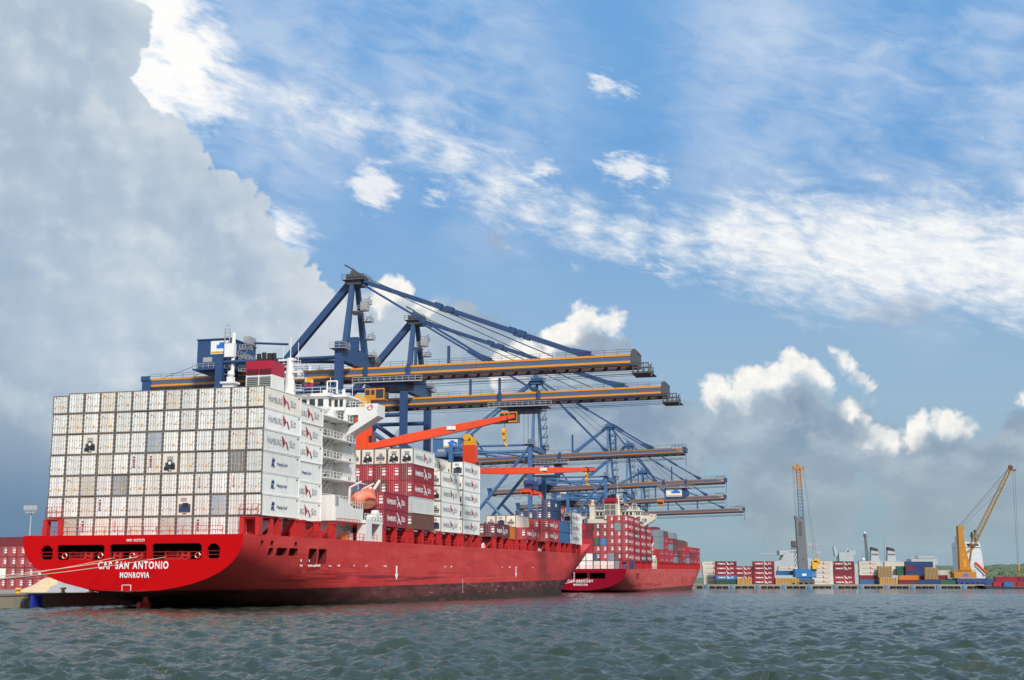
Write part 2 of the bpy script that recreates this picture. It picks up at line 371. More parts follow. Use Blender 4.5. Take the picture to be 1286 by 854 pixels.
M['concrete'] = mat('quay_concrete', (0.29, 0.255, 0.20), 0.85, dirt=0.6, dirtc=(0.07, 0.065, 0.055), scale=0.35, bump=0.4, bscale=3, streak=True)
M['yardtop'] = mat('yard_paving', (0.22, 0.21, 0.19), 0.9, dirt=0.4, scale=0.1, streak=False)
M['sand'] = mat('tan_sand', (0.55, 0.42, 0.26), 0.95, dirt=0.3, scale=1.0, bump=0.6, bscale=5, streak=False)
M['gravel'] = mat('grey_gravel', (0.30, 0.31, 0.33), 0.95, dirt=0.3, scale=1.0, bump=0.6, bscale=5, streak=False)
M['fender'] = mat('blue_fender_face', (0.015, 0.035, 0.35), 0.5)
M['fenderc'] = mat('pale_blue_fender_face', (0.05, 0.20, 0.38), 0.5)
M['rubber'] = mat('black_rubber', (0.015, 0.015, 0.015), 0.8)
M['tan'] = mat('tan_cargo_cover', (0.34, 0.26, 0.14), 0.8, dirt=0.4)
M['brownf'] = mat('brown_flat_rack', (0.33, 0.19, 0.08), 0.7, dirt=0.4)
M['warship'] = mat('grey_ship_paint', (0.33, 0.37, 0.39), 0.5, dirt=0.3, scale=0.1)
M['mcblue'] = mat('azure_crane_paint', (0.015, 0.15, 0.38), 0.5, dirt=0.4)
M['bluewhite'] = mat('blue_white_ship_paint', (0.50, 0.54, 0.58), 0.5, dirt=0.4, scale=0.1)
M['mcgrey'] = mat('grey_tower_paint', (0.13, 0.14, 0.155), 0.5)
M['mclat'] = mat('pale_blue_lattice', (0.13, 0.20, 0.30), 0.5)
M['lamp'] = mat('white_lamp_head', (0.62, 0.63, 0.65), 0.5)
M['maststeel'] = mat('grey_mast_steel', (0.36, 0.38, 0.40), 0.5)
# hull paint: red topsides over dark bottom paint, scuffs, plate seams, faded patches
def hull_mat(name, top, fade, bottom, boot, fresh=None):
    m = bpy.data.materials.new(name); m.use_nodes = True; t = m.node_tree; b = t.nodes['Principled BSDF']
    tcn = t.nodes.new('ShaderNodeTexCoord'); V = X(t, tcn.outputs['Object']); x, y, z = sep(t, V)
    n1 = noise(t, vmul(t, V, (1, 0.35, 1)), 0.16, 6, 0.6); nst = noise(t, vmul(t, V, (0.6, 0.6, 0.045)), 1.4, 6, 0.65)
    c = mixc(t, n1.ss(0.3, 0.7)*0.8+0.1, top, fade)
    c = mixc(t, nst.ss(0.52, 0.80)*0.45, c, tuple(k*0.50 for k in top))
    rust = noise(t, vmul(t, V, (0.8, 0.8, 0.07), (5, 9, 2)), 2.6, 6, 0.7)
    c = mixc(t, rust.ss(0.66, 0.74)*0.5*(y+2.0).ss(0, 8), c, (0.20, 0.05, 0.02))
    pat = noise(t, vmul(t, V, (0.2, 0.10, 0.5), (1, 4, 7)), 1.0, 3, 0.5)
    c = mixc(t, pat.ss(0.55, 0.60)*0.22, c, tuple(min(1, k*1.25+0.02) for k in fade))
    # the transom face keeps its deeper coat
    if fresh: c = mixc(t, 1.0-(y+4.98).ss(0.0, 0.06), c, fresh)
    # plate seams
    sx = (y*(1/12.0))._m('FRACT'); sz = ((z+0.35)*(1/2.35))._m('FRACT')
    seam = (1.0-sx.ss(0.0, 0.012)).max(1.0-sz.ss(0.0, 0.035))
    c = mixc(t, seam*0.40, c, tuple(k*0.35 for k in top))
    # rub marks left by fenders and tugs: dark, long, in a band above the boot line
    rub = noise(t, vmul(t, V, (0.1, 0.032, 2.2), (3.1, 0.4, 0.2)), 1.0, 7, 0.68, 0.3)
    rubm = rub.ss(0.53, 0.58)*((z-boot).ss(0.2, 0.9))*(1.0-(z-boot).ss(1.3, 3.0))*(y+2.0).ss(6, 20)*(1.0-y.ss(60, 120)*0.6)
    c = mixc(t, rubm*0.65, c, (0.03, 0.012, 0.015))
    rub2 = noise(t, vmul(t, V, (0.1, 0.10, 2.6), (8.0, 2.0, 5.2)), 1.0, 6, 0.7)
    c = mixc(t, rub2.ss(0.58, 0.66)*0.42*(y+2.0).ss(6, 20), c, (0.10, 0.02, 0.02))
    # bottom paint
    edge = z + (noise(t, V, 0.8, 5, 0.6)-0.5)*0.35
    below = 1.0-(edge-boot).ss(-0.08, 0.08)
    nb = noise(t, vmul(t, V, (1, 0.25, 1)), 0.5, 6, 0.62)
    cb = mixc(t, nb.ss(0.35, 0.65), bottom, tuple(k*0.45 for k in bottom))
    chips = noise(t, vmul(t, V, (0.3, 0.22, 1.3)), 1.3, 7, 0.70)
    cb = mixc(t, chips.ss(0.57, 0.63)*y.ss(25, 70)*0.42, cb, (0.42, 0.30, 0.24))
    c = mixc(t, below, c, cb)
    slime = 1.0-z.ss(0.1, 0.7)
    c = mixc(t, slime*0.7, c, (0.03, 0.03, 0.018))
    t.links.new(c.k, b.inputs['Base Color'])
    t.links.new((n1*0.25+0.42).k, b.inputs['Roughness']); b.inputs['Specular IOR Level'].default_value = 0.14
    bn = t.nodes.new('ShaderNodeBump'); bn.inputs['Strength'].default_value = 0.25; bn.inputs['Distance'].default_value = 0.25
    t.links.new((noise(t, V, 0.35, 3, 0.5)).k, bn.inputs['Height']); t.links.new(bn.outputs[0], b.inputs['Normal'])
    return m
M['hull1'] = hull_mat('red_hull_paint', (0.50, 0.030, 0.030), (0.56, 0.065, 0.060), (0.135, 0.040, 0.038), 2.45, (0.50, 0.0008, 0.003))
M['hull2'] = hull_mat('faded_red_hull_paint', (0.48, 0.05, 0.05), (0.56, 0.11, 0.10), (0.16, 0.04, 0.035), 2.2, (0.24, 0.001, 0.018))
# corrugation for dry containers: ribbed sides as bump along the length
def corrugated(name):
    m = mat(name, None, 0.55, use_obj=True, dirt=0.55, dirtc=(0.14, 0.075, 0.05)); t = m.node_tree; b = t.nodes['Principled BSDF']
    V = X(t, [n for n in t.nodes if n.bl_idname == 'ShaderNodeTexCoord'][0].outputs['Object']); x, y, z = sep(t, V)
    w = (y*(2*math.pi/0.28))._m('SINE')
    bn = t.nodes.new('ShaderNodeBump'); bn.inputs['Strength'].default_value = 0.7; bn.inputs['Distance'].default_value = 0.04
    t.links.new(w.k, bn.inputs['Height']); t.links.new(bn.outputs[0], b.inputs['Normal']); return m
M['corr'] = corrugated('corrugated_container_paint')
# ------------------------------------------------------------------ water: one sheet, real waves near the camera
def water():
    az_d = np.radians(np.linspace(-27.5, 27.5, 1000)); rest = np.radians(np.linspace(27.5, 332.5, 60)[1:-1])
    azs = np.concatenate([az_d, rest]); na = len(azs)
    r = np.concatenate([[2.0, 14.0], 30.0*np.exp(np.linspace(0, math.log(420/30.0), 860)), np.geomspace(425, 1500, 130), np.geomspace(1600, 30000, 24)])
    nr = len(r)
    A, Rr = np.meshgrid(azs, r); Xg, Yg = Rr*np.sin(A), Rr*np.cos(A)
    dr = np.gradient(r)[:, None]*np.ones((1, na)); Z = np.zeros_like(Xg); Xo, Yo = Xg.copy(), Yg.copy()
    wd = math.radians(250)
    lam = np.geomspace(0.36, 7.0, 110)
    for L in lam:
        th = wd + rng.normal(0, 0.70); k = 2*math.pi/L; kx, ky = k*math.cos(th), k*math.sin(th)
        amp = 0.0150*L**0.50*min(1.0, (2.6/L)**1.0)*rng.uniform(0.5, 1.5)
        ph = kx*Xg+ky*Yg+rng.uniform(0, 6.28); att = np.clip((L/dr-2.2)/2.5, 0, 1)
        g = 0.5+0.5*np.sin(Xg*rng.normal(0, .05)+Yg*rng.normal(0, .05)+rng.uniform(0, 6.28))   # gusty patches
        a = amp*att*(0.55+0.75*g)
        Z += a*np.cos(ph); q = 0.45
        Xo -= q*a*math.cos(th)*np.sin(ph); Yo -= q*a*math.sin(th)*np.sin(ph)
    inside = (np.abs(A) < math.radians(27.5)+1e-6)
    Xo = np.where(inside, Xo, Xg); Yo = np.where(inside, Yo, Yg); Z = np.where(inside, Z, 0)
    co = np.stack([Xo, Yo, Z], -1).reshape(-1, 3)
    i = np.arange(nr-1)[:, None]*na; j = np.arange(na)[None, :]; j2 = (j+1) % na
    F = np.stack([i+j, i+na+j, i+na+j2, i+j2], -1).reshape(-1, 4)
    me = bpy.data.meshes.new('water'); me.vertices.add(len(co)); me.vertices.foreach_set('co', co.ravel().astype('f4'))
    me.loops.add(F.size); me.loops.foreach_set('vertex_index', F.ravel().astype('i4'))
    me.polygons.add(len(F)); me.polygons.foreach_set('loop_start', np.arange(0, F.size, 4, dtype='i4')); me.polygons.foreach_set('loop_total', np.full(len(F), 4, dtype='i4'))
    me.polygons.foreach_set('use_smooth', np.ones(len(F), dtype=bool)); me.update(); me.validate()
    m = bpy.data.materials.new('harbour_water'); m.use_nodes = True; t = m.node_tree; b = t.nodes['Principled BSDF']
    g = t.nodes.new('ShaderNodeNewGeometry'); V = X(t, g.outputs['Position'])
    n0 = noise(t, V, 0.02, 4, 0.5)
    c = mixc(t, n0.ss(0.3, 0.7), (0.020, 0.035, 0.027), (0.031, 0.048, 0.037)); t.links.new(c.k, b.inputs['Base Color'])
    b.inputs['Roughness'].default_value = 0.07; b.inputs['IOR'].default_value = 1.40
    h = noise(t, vmul(t, V, (1, 1, 0.2)), 2.4, 6, 0.64)*0.75 + noise(t, vmul(t, V, (0.8, 1.3, 0.2)), 0.42, 5, 0.6)*1.3
    bn = t.nodes.new('ShaderNodeBump'); bn.inputs['Strength'].default_value = 0.8; bn.inputs['Distance'].default_value = 0.24
    t.links.new(h.k, bn.inputs['Height']); t.links.new(bn.outputs[0], b.inputs['Normal'])
    me.materials.append(m)
    o = bpy.data.objects.new('water', me); o['kind'] = 'structure'; COL.objects.link(o)
water()
# ------------------------------------------------------------------ quay, yard, hills
QZ = 1.7
def quay():
    mb = MB()
    mb.box(-460, -34, -260, 602, -6, QZ)
    o = mb.build('quay', [M['concrete']], None, Wp(0, 0, 0)); o.rotation_euler = (0, 0, -TH); o['kind'] = 'structure'
    lip = MB(); lip.box(-35.2, -33.9, -260, 602, QZ+0.002, QZ+0.28); lip.box(-460, -35.2, -260, 602, QZ+0.001, QZ+0.02)
    o = lip.build('yard_ground', [M['yardtop']], None, Wp(0, 0, 0)); o.rotation_euler = (0, 0, -TH); o['kind'] = 'structure'
quay()
FY = 744.0                                            # the far quay's face
def far_quay():
    mb = MB(); x0 = at(868, 735, FY).x; x1 = at(1236, 735, FY).x
    mb.box(x0, x1, FY, FY+260, -6, 2.2)
    y = x0
    o = mb.build('far_quay', [M['concrete']]); o['kind'] = 'structure'
    mb = MB(); mb.box(x1-1, 900, FY+60, FY+500, -4, 1.2)
    o = mb.build('far_shore', [M['yardtop']]); o['kind'] = 'structure'
far_quay()
def hills():
    nx, ny = 220, 26; vs, fs = [], []
    x0, x1 = -200.0, 1500.0
    prof = [(-200, 6), (330, 7), (385, 11), (430, 15), (455, 17), (480, 21), (520, 17), (560, 20), (640, 26), (800, 32), (1500, 20)]
    for j in range(ny):
        for i in range(nx):
            x = x0+(x1-x0)*i/(nx-1); t = j/(ny-1); y = 1240+t*420
            h = np.interp(x, [p[0] for p in prof], [p[1] for p in prof])*math.sin(min(1, t*2.2)*math.pi/2)
            h += (rng.random()-0.5)*4.5*min(1, t*4)
            vs.append((x+(rng.random()-.5)*4, y+(rng.random()-.5)*8, max(0.4, h)))
    for j in range(ny-1):
        for i in range(nx-1): a = j*nx+i; fs.append((a, a+1, a+nx+1, a+nx))
    mb = MB(); mb.add(vs, fs)
    m = mat('wooded_hill', (0.075, 0.115, 0.075), 0.9, dirt=0.7, dirtc=(0.035, 0.065, 0.045), scale=0.06, bump=1.0, bscale=0.15, streak=False)
    o = mb.build('hills', [m]); o['kind'] = 'structure'
    # the wood that covers it: far off, one mass of small leafy clumps
    cl = MB(); ico = [(math.cos(a)*math.cos(b), math.sin(a)*math.cos(b), math.sin(b)) for b in (-.6, .15, .85) for a in np.linspace(0, 2*math.pi, 6)[:-1]]
    for _ in range(1500):
        x = rng.uniform(330, 640); t = rng.random()**1.4; y = 1236+t*120
        h = np.interp(x, [p[0] for p in prof], [p[1] for p in prof])*math.sin(min(1, t*120/420*2.2)*math.pi/2)
        r = rng.uniform(2.2, 4.6); base = [(x+v[0]*r*rng.uniform(.7, 1.25), y+v[1]*r*rng.uniform(.7, 1.25), h+1.0+v[2]*r*rng.uniform(.6, 1.1)) for v in ico]
        f = []
        for q in range(2):
            for k in range(5): f.append((q*5+k, q*5+(k+1) % 5, q*5+5+(k+1) % 5, q*5+5+k))
        f.append((10, 11, 12, 13, 14)); cl.add(base, f, 0 if rng.random() < .6 else 1)
    m2 = mat('light_foliage', (0.10, 0.14, 0.07), 0.9, dirt=0.5, dirtc=(0.04, 0.07, 0.04), scale=0.3, streak=False)
    o = cl.build('distant_wood', [m, m2]); o['kind'] = 'stuff'; o['label'] = 'dark green wooded hillside along the far right shore'; o['category'] = 'woods'
hills()
# ------------------------------------------------------------------ ships
def hull_mesh(name, material, cut_mat, openings_aft, openings_side, cavity=True):
    zt0, B = 9.65, 16.2
    st = [-5, -4.2, -2.5, 0, 3, 6, 10, 15, 20, 26, 33, 41, 50, 60, 75, 95, 120, 145, 160]
    wv = [0.12, 0.24, 0.36, 0.46, 0.55, 0.63, 0.70, 0.76, 0.82, 0.87, 0.91, 0.945, 0.972, 0.99, 1.0]
    vv = [0, 0.03, 0.08, 0.15, 0.24, 0.34, 0.44, 0.54, 0.64, 0.74, 0.83, 0.91, 0.96, 1.0]
    def keel(s): return float(np.interp(s, [-5, -2, 4, 12, 22, 36, 55, 80], [2.25, 1.75, 0.8, -0.6, -2.4, -4.8, -7.5, -8.5]))
    rings = []
    for s in st:
        k = keel(s); p = float(np.interp(s, [-5, 5, 20, 45, 75], [2.5, 2.7, 3.4, 6, 11])); q = 2.0+float(np.interp(s, [0, 60], [0, 1.5]))
        ring = []
        for v in vv:
            z = k+(zt0-k)*v; t = 1-v; ring.append((B*max(0.0, 1-t**p)**(1/q) if v > 0 else 0.0, s, z))
        rings.append(ring)
    def s0s1(z):
        return (float(np.interp(z, [-8, 0, 9.65, 13], [160, 165, 207, 214])), float(np.interp(z, [-8, -3, 0, 9.65, 13], [232, 238, 236, 251, 256])), float(np.interp(z, [0, 9.65], [2.0, 2.5])))
    for w in wv:
        ring = []
        for v in vv:
            zr = -8.5+(zt0+8.5)*v
            z = zr
            for _ in range(3):
                s0, s1, e = s0s1(z); s = 160+(s1-160)*w
                top = zt0+float(np.interp(s, [213, 223, 240, 256], [0, 2.7, 3.3, 3.6])); z = -8.5+(top+8.5)*v
            b = B*max(0.0, 1-max(0.0, (s-s0)/(s1-s0))**e)
            t = 1-v; b *= max(0.0, 1-t**11)**(1/3.5) if v > 0 else 0.0
            ring.append((b, s, z))
        rings.append(ring)
    bm = bmesh.new(); n = len(vv); L, Rr = [], []
    for ring in rings:
        L.append([bm.verts.new((-b, s, z)) for b, s, z in ring]); Rr.append([bm.verts.new((b, s, z)) for b, s, z in ring])
    for i in range(len(rings)-1):
        for j in range(n-1):
            bm.faces.new((Rr[i][j], Rr[i+1][j], Rr[i+1][j+1], Rr[i][j+1])); bm.faces.new((L[i][j], L[i][j+1], L[i+1][j+1], L[i+1][j]))
        bm.faces.new((L[i][n-1], Rr[i][n-1], Rr[i+1][n-1], L[i+1][n-1]))
        bm.faces.new((L[i][0], L[i+1][0], Rr[i+1][0], Rr[i][0]))
    bm.faces.new(Rr[0]+L[0][::-1])
    e = len(rings)-1
    for j in range(n-1): bm.faces.new((Rr[e][j], L[e][j], L[e][j+1], Rr[e][j+1]))
    bmesh.ops.remove_doubles(bm, verts=bm.verts[:], dist=0.001)
    bmesh.ops.dissolve_degenerate(bm, edges=bm.edges[:], dist=0.0005)
    bmesh.ops.recalc_face_normals(bm, faces=bm.faces[:])
    for f in bm.faces: f.smooth = False
    me = bpy.data.meshes.new(name); bm.to_mesh(me); bm.free(); me.materials.append(material)
    ho = bpy.data.objects.new('hull', me); COL.objects.link(ho)
    cm = MB()
    def chamf(a, b, c, d, k, kc): return [(a+k, c), (b-k, c), (b, c+k), (b, d-kc), (b-kc, d), (a+kc, d), (a, d-kc), (a, c+k)]
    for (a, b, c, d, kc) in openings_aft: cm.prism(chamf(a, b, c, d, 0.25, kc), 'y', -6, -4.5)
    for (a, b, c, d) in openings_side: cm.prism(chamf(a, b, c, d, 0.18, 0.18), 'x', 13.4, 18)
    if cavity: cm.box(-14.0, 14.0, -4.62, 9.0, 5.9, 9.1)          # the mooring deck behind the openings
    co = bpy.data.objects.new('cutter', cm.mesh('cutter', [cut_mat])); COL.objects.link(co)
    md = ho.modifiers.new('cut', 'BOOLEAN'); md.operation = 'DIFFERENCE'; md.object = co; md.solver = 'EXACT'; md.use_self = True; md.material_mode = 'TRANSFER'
    res = mesh_of(ho); bpy.data.objects.remove(ho); bpy.data.objects.remove(co)
    # smooth shading where the shell is curved
    for p in res.polygons: p.use_smooth = True
    res.set_sharp_from_angle(angle=R(28)); res.name = name
    return res
AFT = [(-13.3, -11.5, 6.5, 8.35, 0.55), (-10.9, -3.75, 6.45, 8.4, 0.3), (-2.95, 2.45, 6.45, 8.45, 0.3), (3.25, 10.4, 6.45, 8.5, 0.3), (11.2, 13.0, 6.55, 8.45, 0.55)]
SIDE = [(0.3, 1.1, 8.15, 8.95), (3.3, 4.2, 8.2, 8.95), (11.0, 11.9, 8.2, 8.95), (3.0, 4.4, 6.95, 8.0), (5.5, 8.7, 7.0, 8.05), (9.4, 12.3, 7.0, 8.05), (16.1, 19.0, 5.8, 8.1), (19.6, 22.6, 5.8, 8.1)]
def ship_root(name, s0, dz, trim, label):
    o = bpy.data.objects.new(name, None); COL.objects.link(o)
    Mx = Matrix.Translation(Wp(-16.2, s0, dz)) @ Matrix.Rotation(-TH, 4, 'Z') @ Matrix.Rotation(trim, 4, 'X')
    o.matrix_world = Mx; tag(o, label, 'container ship'); return o, Mx
deckred = mat('red_weather_deck', (0.30, 0.02, 0.02), 0.6, dirt=0.4)
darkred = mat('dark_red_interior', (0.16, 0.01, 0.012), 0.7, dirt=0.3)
ship, SM = ship_root('container_ship', 0, 0, 0.009, 'large red container ship moored nearest with white reefer stack over its stern')
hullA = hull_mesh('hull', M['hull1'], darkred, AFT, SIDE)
hull = inst('hull', hullA, ship)
ship2, SM2 = ship_root('container_ship', 289.0, -1.6, 0.0084, 'second red container ship moored beyond the bow of the nearest ship')
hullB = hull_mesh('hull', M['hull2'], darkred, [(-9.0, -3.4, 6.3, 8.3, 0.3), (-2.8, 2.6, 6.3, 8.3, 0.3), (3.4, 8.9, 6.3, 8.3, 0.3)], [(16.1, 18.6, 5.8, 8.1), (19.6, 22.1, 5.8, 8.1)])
hull2 = inst('hull', hullB, ship2)
def lettering(txt, parent, loc, w, h, m, face, bold=0.02, name='lettering'):
    return inst(name, text_mesh(txt, m, w, h, bold, face, 1.22), parent, loc)
lettering('CAP SAN ANTONIO', hull, (0.6, -5.03, 5.72), 10.3, 1.0, M['whitel'], FACE_MY, 0.03)
lettering('MONROVIA', hull, (0.9, -5.03, 4.45), 4.3, 0.75, M['whitel'], FACE_MY, 0.03)
lettering('IMO 9227273', hull, (0.8, -5.03, 8.95), 2.6, 0.34, M['whitel'], FACE_MY, 0.02)
lettering('CAP GREGORY', hull2, (0.2, -5.03, 5.45), 9.0, 0.95, M['whitel'], FACE_MY, 0.02)
lettering('MONROVIA', hull2, (0.3, -5.03, 4.25), 5.0, 0.75, M['whitel'], FACE_MY, 0.02)
# marks on the hull
def hull_marks(hull):
    mb = MB(); x = 16.222
    for s in (53.2, 134.3):
        mb.box(x-.01, x+.004, s-0.32, s+0.32, 4.35, 5.75); mb.prism([(s-0.85, 4.35), (s+0.85, 4.35), (s, 3.35)], 'x', x-.01, x+.004)
    mb.build('tug_arrow', [M['whitel']], hull)
    mb = MB(); rr = random.Random(3)
    for s in [13, 15.8, 17, 18.2, 19.4, 23.5, 26.8, 33.5, 38.6, 47, 52.8, 80, 84, 122, 128, 134.4, 150]:
        for k in range(rr.choice((1, 2, 2, 3))):
            a = s+k*0.5; z = 5.55+rr.uniform(-.05, .05)
            mb.box(x-.01, x+.003, a, a+rr.uniform(.2, .42), z, z+rr.uniform(.15, .32))
    for z in np.arange(0.6, 3.4, 0.4): mb.box(x-.01, x+.003, 92, 92.25, z, z+0.2)
    for s in (13.2, 16): mb.box(x-.01, x+.003, s, s+0.35, 6.2, 6.55)
    for k in range(5): mb.box(x-.3, x+.003, 199.2, 199.5, 2.0+k*0.5, 2.25+k*0.5)
    mb.build('draught_mark', [M['whitel']], hull)
    mb = MB()
    mb.box(-0.9, -0.82, -5.035, -4.99, 2.45, 3.2); mb.box(0.38, 0.46, -5.035, -4.99, 2.45, 3.2); mb.box(-0.9, 0.46, -5.035, -4.99, 3.13, 3.2)
    mb.build('pilot_mark', [M['whitel']], hull)
hull_marks(hull)
mb = MB(); mb.prism([(-2.6, -1.0), (0.2, -1.0), (0.6, 1.6), (-2.2, 1.6)], 'x', -0.25, 0.25); mb.tube((0, -0.4, 1.2), (0, -0.4, 2.4), 0.4)
mb.v = [(x, y, z-0.7) for x, y, z in mb.v]; mb.build('rudder', [M['redp']], hull)
def mooring_deck(hull, aft, redm):
    """winches, fairleads, life rings and rails that show in the stern openings"""
    for (a, b, c, d, k) in aft:
        mb = MB(); mb.rail([(a+.05, -4.75, c+.02), (b-.05, -4.75, c+.02)], 0.95, 0.028, 1.6, mids=1); mb.build('railing', [redm], hull)
    for xx in (-8.6, 0.4, 5.6):
        mb = MB()
        mb.tube((xx-.9, -3.2, 7.1), (xx+.9, -3.2, 7.1), 0.42, n=14); mb.tube((xx-1.0, -3.2, 7.1), (xx-.85, -3.2, 7.1), 0.66, n=16); mb.tube((xx+.85, -3.2, 7.1), (xx+1.0, -3.2, 7.1), 0.66, n=16)
        mb.box(xx-1.3, xx+1.3, -3.7, -2.7, 6.42, 6.7); mb.box(xx+1.1, xx+1.7, -3.6, -2.8, 6.6, 7.5); mb.build('mooring_winch', [redm], hull)
    for xx in (-6.2, -1.9, 1.3, 8.0):
        mb = MB(); mb.box(xx-.55, xx-.3, -4.9, -4.3, 6.42, 7.35); mb.box(xx+.3, xx+.55, -4.9, -4.3, 6.42, 7.35); mb.box(xx-.55, xx+.55, -4.9, -4.3, 6.40, 6.6)
        mb.tube((xx-.3, -4.7, 6.9), (xx+.3, -4.7, 6.9), 0.16); mb.build('fairlead', [redm, M['steel']], hull)
    for xx in (-9.9, -4.5, 0.2, 9.7):
        mb = MB(); n = 18
        for i in range(n):
            a0, a1 = 2*math.pi*i/n, 2*math.pi*(i+1)/n
            mb.tube((xx+.34*math.cos(a0), -4.66, 6.95+.34*math.sin(a0)), (xx+.34*math.cos(a1), -4.66, 6.95+.34*math.sin(a1)), 0.085, n=6, mi=(i//3) % 3 == 0)
        mb.build('life_ring', [M['orange'], M['whitel']], hull)
mooring_deck(hull, AFT, M['redp'])
def upper_works(ship, redm, bays, fwd_bays):
    # rail round the stern
    mb = MB(); mb.rail([(-13.4, -4.85, 9.65), (13.2, -4.85, 9.65)], 1.1, 0.035, 1.9, mids=1); mb.build('railing', [redm], ship)
    # lashing pedestals at the stern corners: tapered plates under a platform
    for sx in (-1, 1):
        mb = MB(); x0, x1 = sx*13.4, sx*16.0
        for yy in (-0.4, 4.0): mb.box(min(x0, x1), max(x0, x1), yy, yy+0.35, 11.7, 12.05)
        mb.box(min(x0, x1), max(x0, x1), -0.6, 4.5, 11.95, 12.1)
        for xx, sl in ((x1, 0.0), (x0+sx*0.3, -0.5)):
            mb.prism([(xx-0.22, 9.62), (xx+0.22, 9.62), (xx+0.55*(-sx if xx == x1 else sx), 11.98), (xx-0.15, 11.98)] if False else [(xx-0.28, 9.62), (xx+0.28, 9.62), (xx+0.34, 11.98), (xx-0.34, 11.98)], 'y', -0.55, 0.35)
        mb.prism([(x0-sx*0.1, 9.62), (x0+sx*1.5, 9.62), (x0+sx*1.2, 11.98), (x0+sx*0.1, 11.98)][::sx], 'y', 1.2, 2.2)
        mb.box(x1-0.35 if sx > 0 else x1, x1 if sx > 0 else x1+0.35, 3.4, 4.4, 9.62, 12.0)
        mb.build('lashing_pedestal', [redm], ship)
        mb = MB(); mb.rail([(x0, -0.55, 12.1), (x1, -0.55, 12.1), (x1, 0.5, 12.1)], 1.6, 0.03, 0.9, mids=1); mb.build('railing', [redm], ship)
    # posts that carry the outer containers
    for (a, b) in bays:
        for sx in (-1, 1):
            for k, s in enumerate((a+.45, (a+b)/2, b-.45)):
                if s < 3: continue
                mb = MB(); x = sx*15.75
                mb.box(x-.42, x+.42, s-.42, s-.22, 9.62, 12.0); mb.box(x-.42, x+.42, s+.22, s+.42, 9.62, 12.0); mb.box(x-.2, x+.1, s-.22, s+.22, 9.62, 12.0)
                mb.box(x-.5, x+.5, s-.5, s+.5, 11.86, 12.14); mb.bar((x-.3*sx, s, 11.5), (x-2.2*sx, s, 9.7), .3, .4)
                mb.build('lashing_post', [redm], ship)
    # hatch coaming and covers inboard
    for (a, b) in bays:
        if a < 1: continue
        mb = MB(); mb.box(-12.9, 12.9, a+.1, b-.1, 9.6, 11.4); mb.box(-13.1, 13.1, a, b, 11.4, 12.1); mb.build('hatch_cover', [deckred], ship)
    # walkway rail along the deck edge
    mb = MB(); mb.rail([(16.05, 14, 9.65), (16.05, 44, 9.65)], 1.05, 0.03, 1.6, mids=1); mb.build('railing', [redm], ship)
    mb = MB(); mb.rail([(16.05, 46, 9.65), (16.05, 216, 9.65)], 1.05, 0.03, 2.4, mids=1); mb.build('railing', [redm], ship)
    # forecastle gear
    mb = MB(); mb.box(-7, 7, 226, 238, 9.6, 12.4); mb.tube((0, 240, 9.6), (0, 240, 21), .35, .2); mb.build('forecastle', [redm], ship)
    # small gear in the gaps: vents, lockers
    rr = random.Random(9)
    for k in range(26):
        s = rr.uniform(2, 205); mb = MB(); h = rr.uniform(.5, 1.3)
        mb.box(13.6, 14.3, s, s+rr.uniform(.5, 1.4), 9.62, 9.62+h); mb.tube((13.9, s+.3, 9.62+h), (13.9, s+.3, 9.9+h), .22)
        mb.build('deck_locker', [rr.choice([redm, redm, redm, M['white'], M['yellow']])], ship)
BAYS1 = [(0, 12.2), (13.75, 25.95)]
BAYSF = [(46.8, 59.0), (61.2, 73.4), (77.6, 89.8), (92.0, 104.2), (116.6, 128.8), (130.6, 142.8), (143.9, 156.1), (167.8, 180.0), (181.6, 193.8), (195.6, 207.8)]
upper_works(ship, M['redp'], BAYS1+BAYSF, BAYSF)
BAYS2 = [(0, 12.2), (13.75, 25.95), (27.5, 39.7), (41.2, 53.4)]+[(a, a+12.2) for a in np.arange(74.0, 214, 14.2)]
upper_works(ship2, M['redp'], BAYS2, BAYS2)
def windows(mb, face, fixed, lo, hi, z0, z1, n, gap=0.25):
    w = (hi-lo)/n
    for i in range(n):
        a, b = lo+i*w+w*gap/2, lo+(i+1)*w-w*gap/2
        if face == 'x': mb.box(fixed-.02, fixed+.05, a, b, z0, z1)
        else: mb.box(a, b, fixed-.05, fixed+.02, z0, z1)
def window_parts(name, parent, face, fixed, lo, hi, z0, z1, n, gap=0.25):
    w = (hi-lo)/n
    for i in range(n): mb = MB(); windows(mb, face, fixed, lo+i*w, lo+(i+1)*w, z0, z1, 1, gap*1.0); mb.build(name, M['glass'], parent)
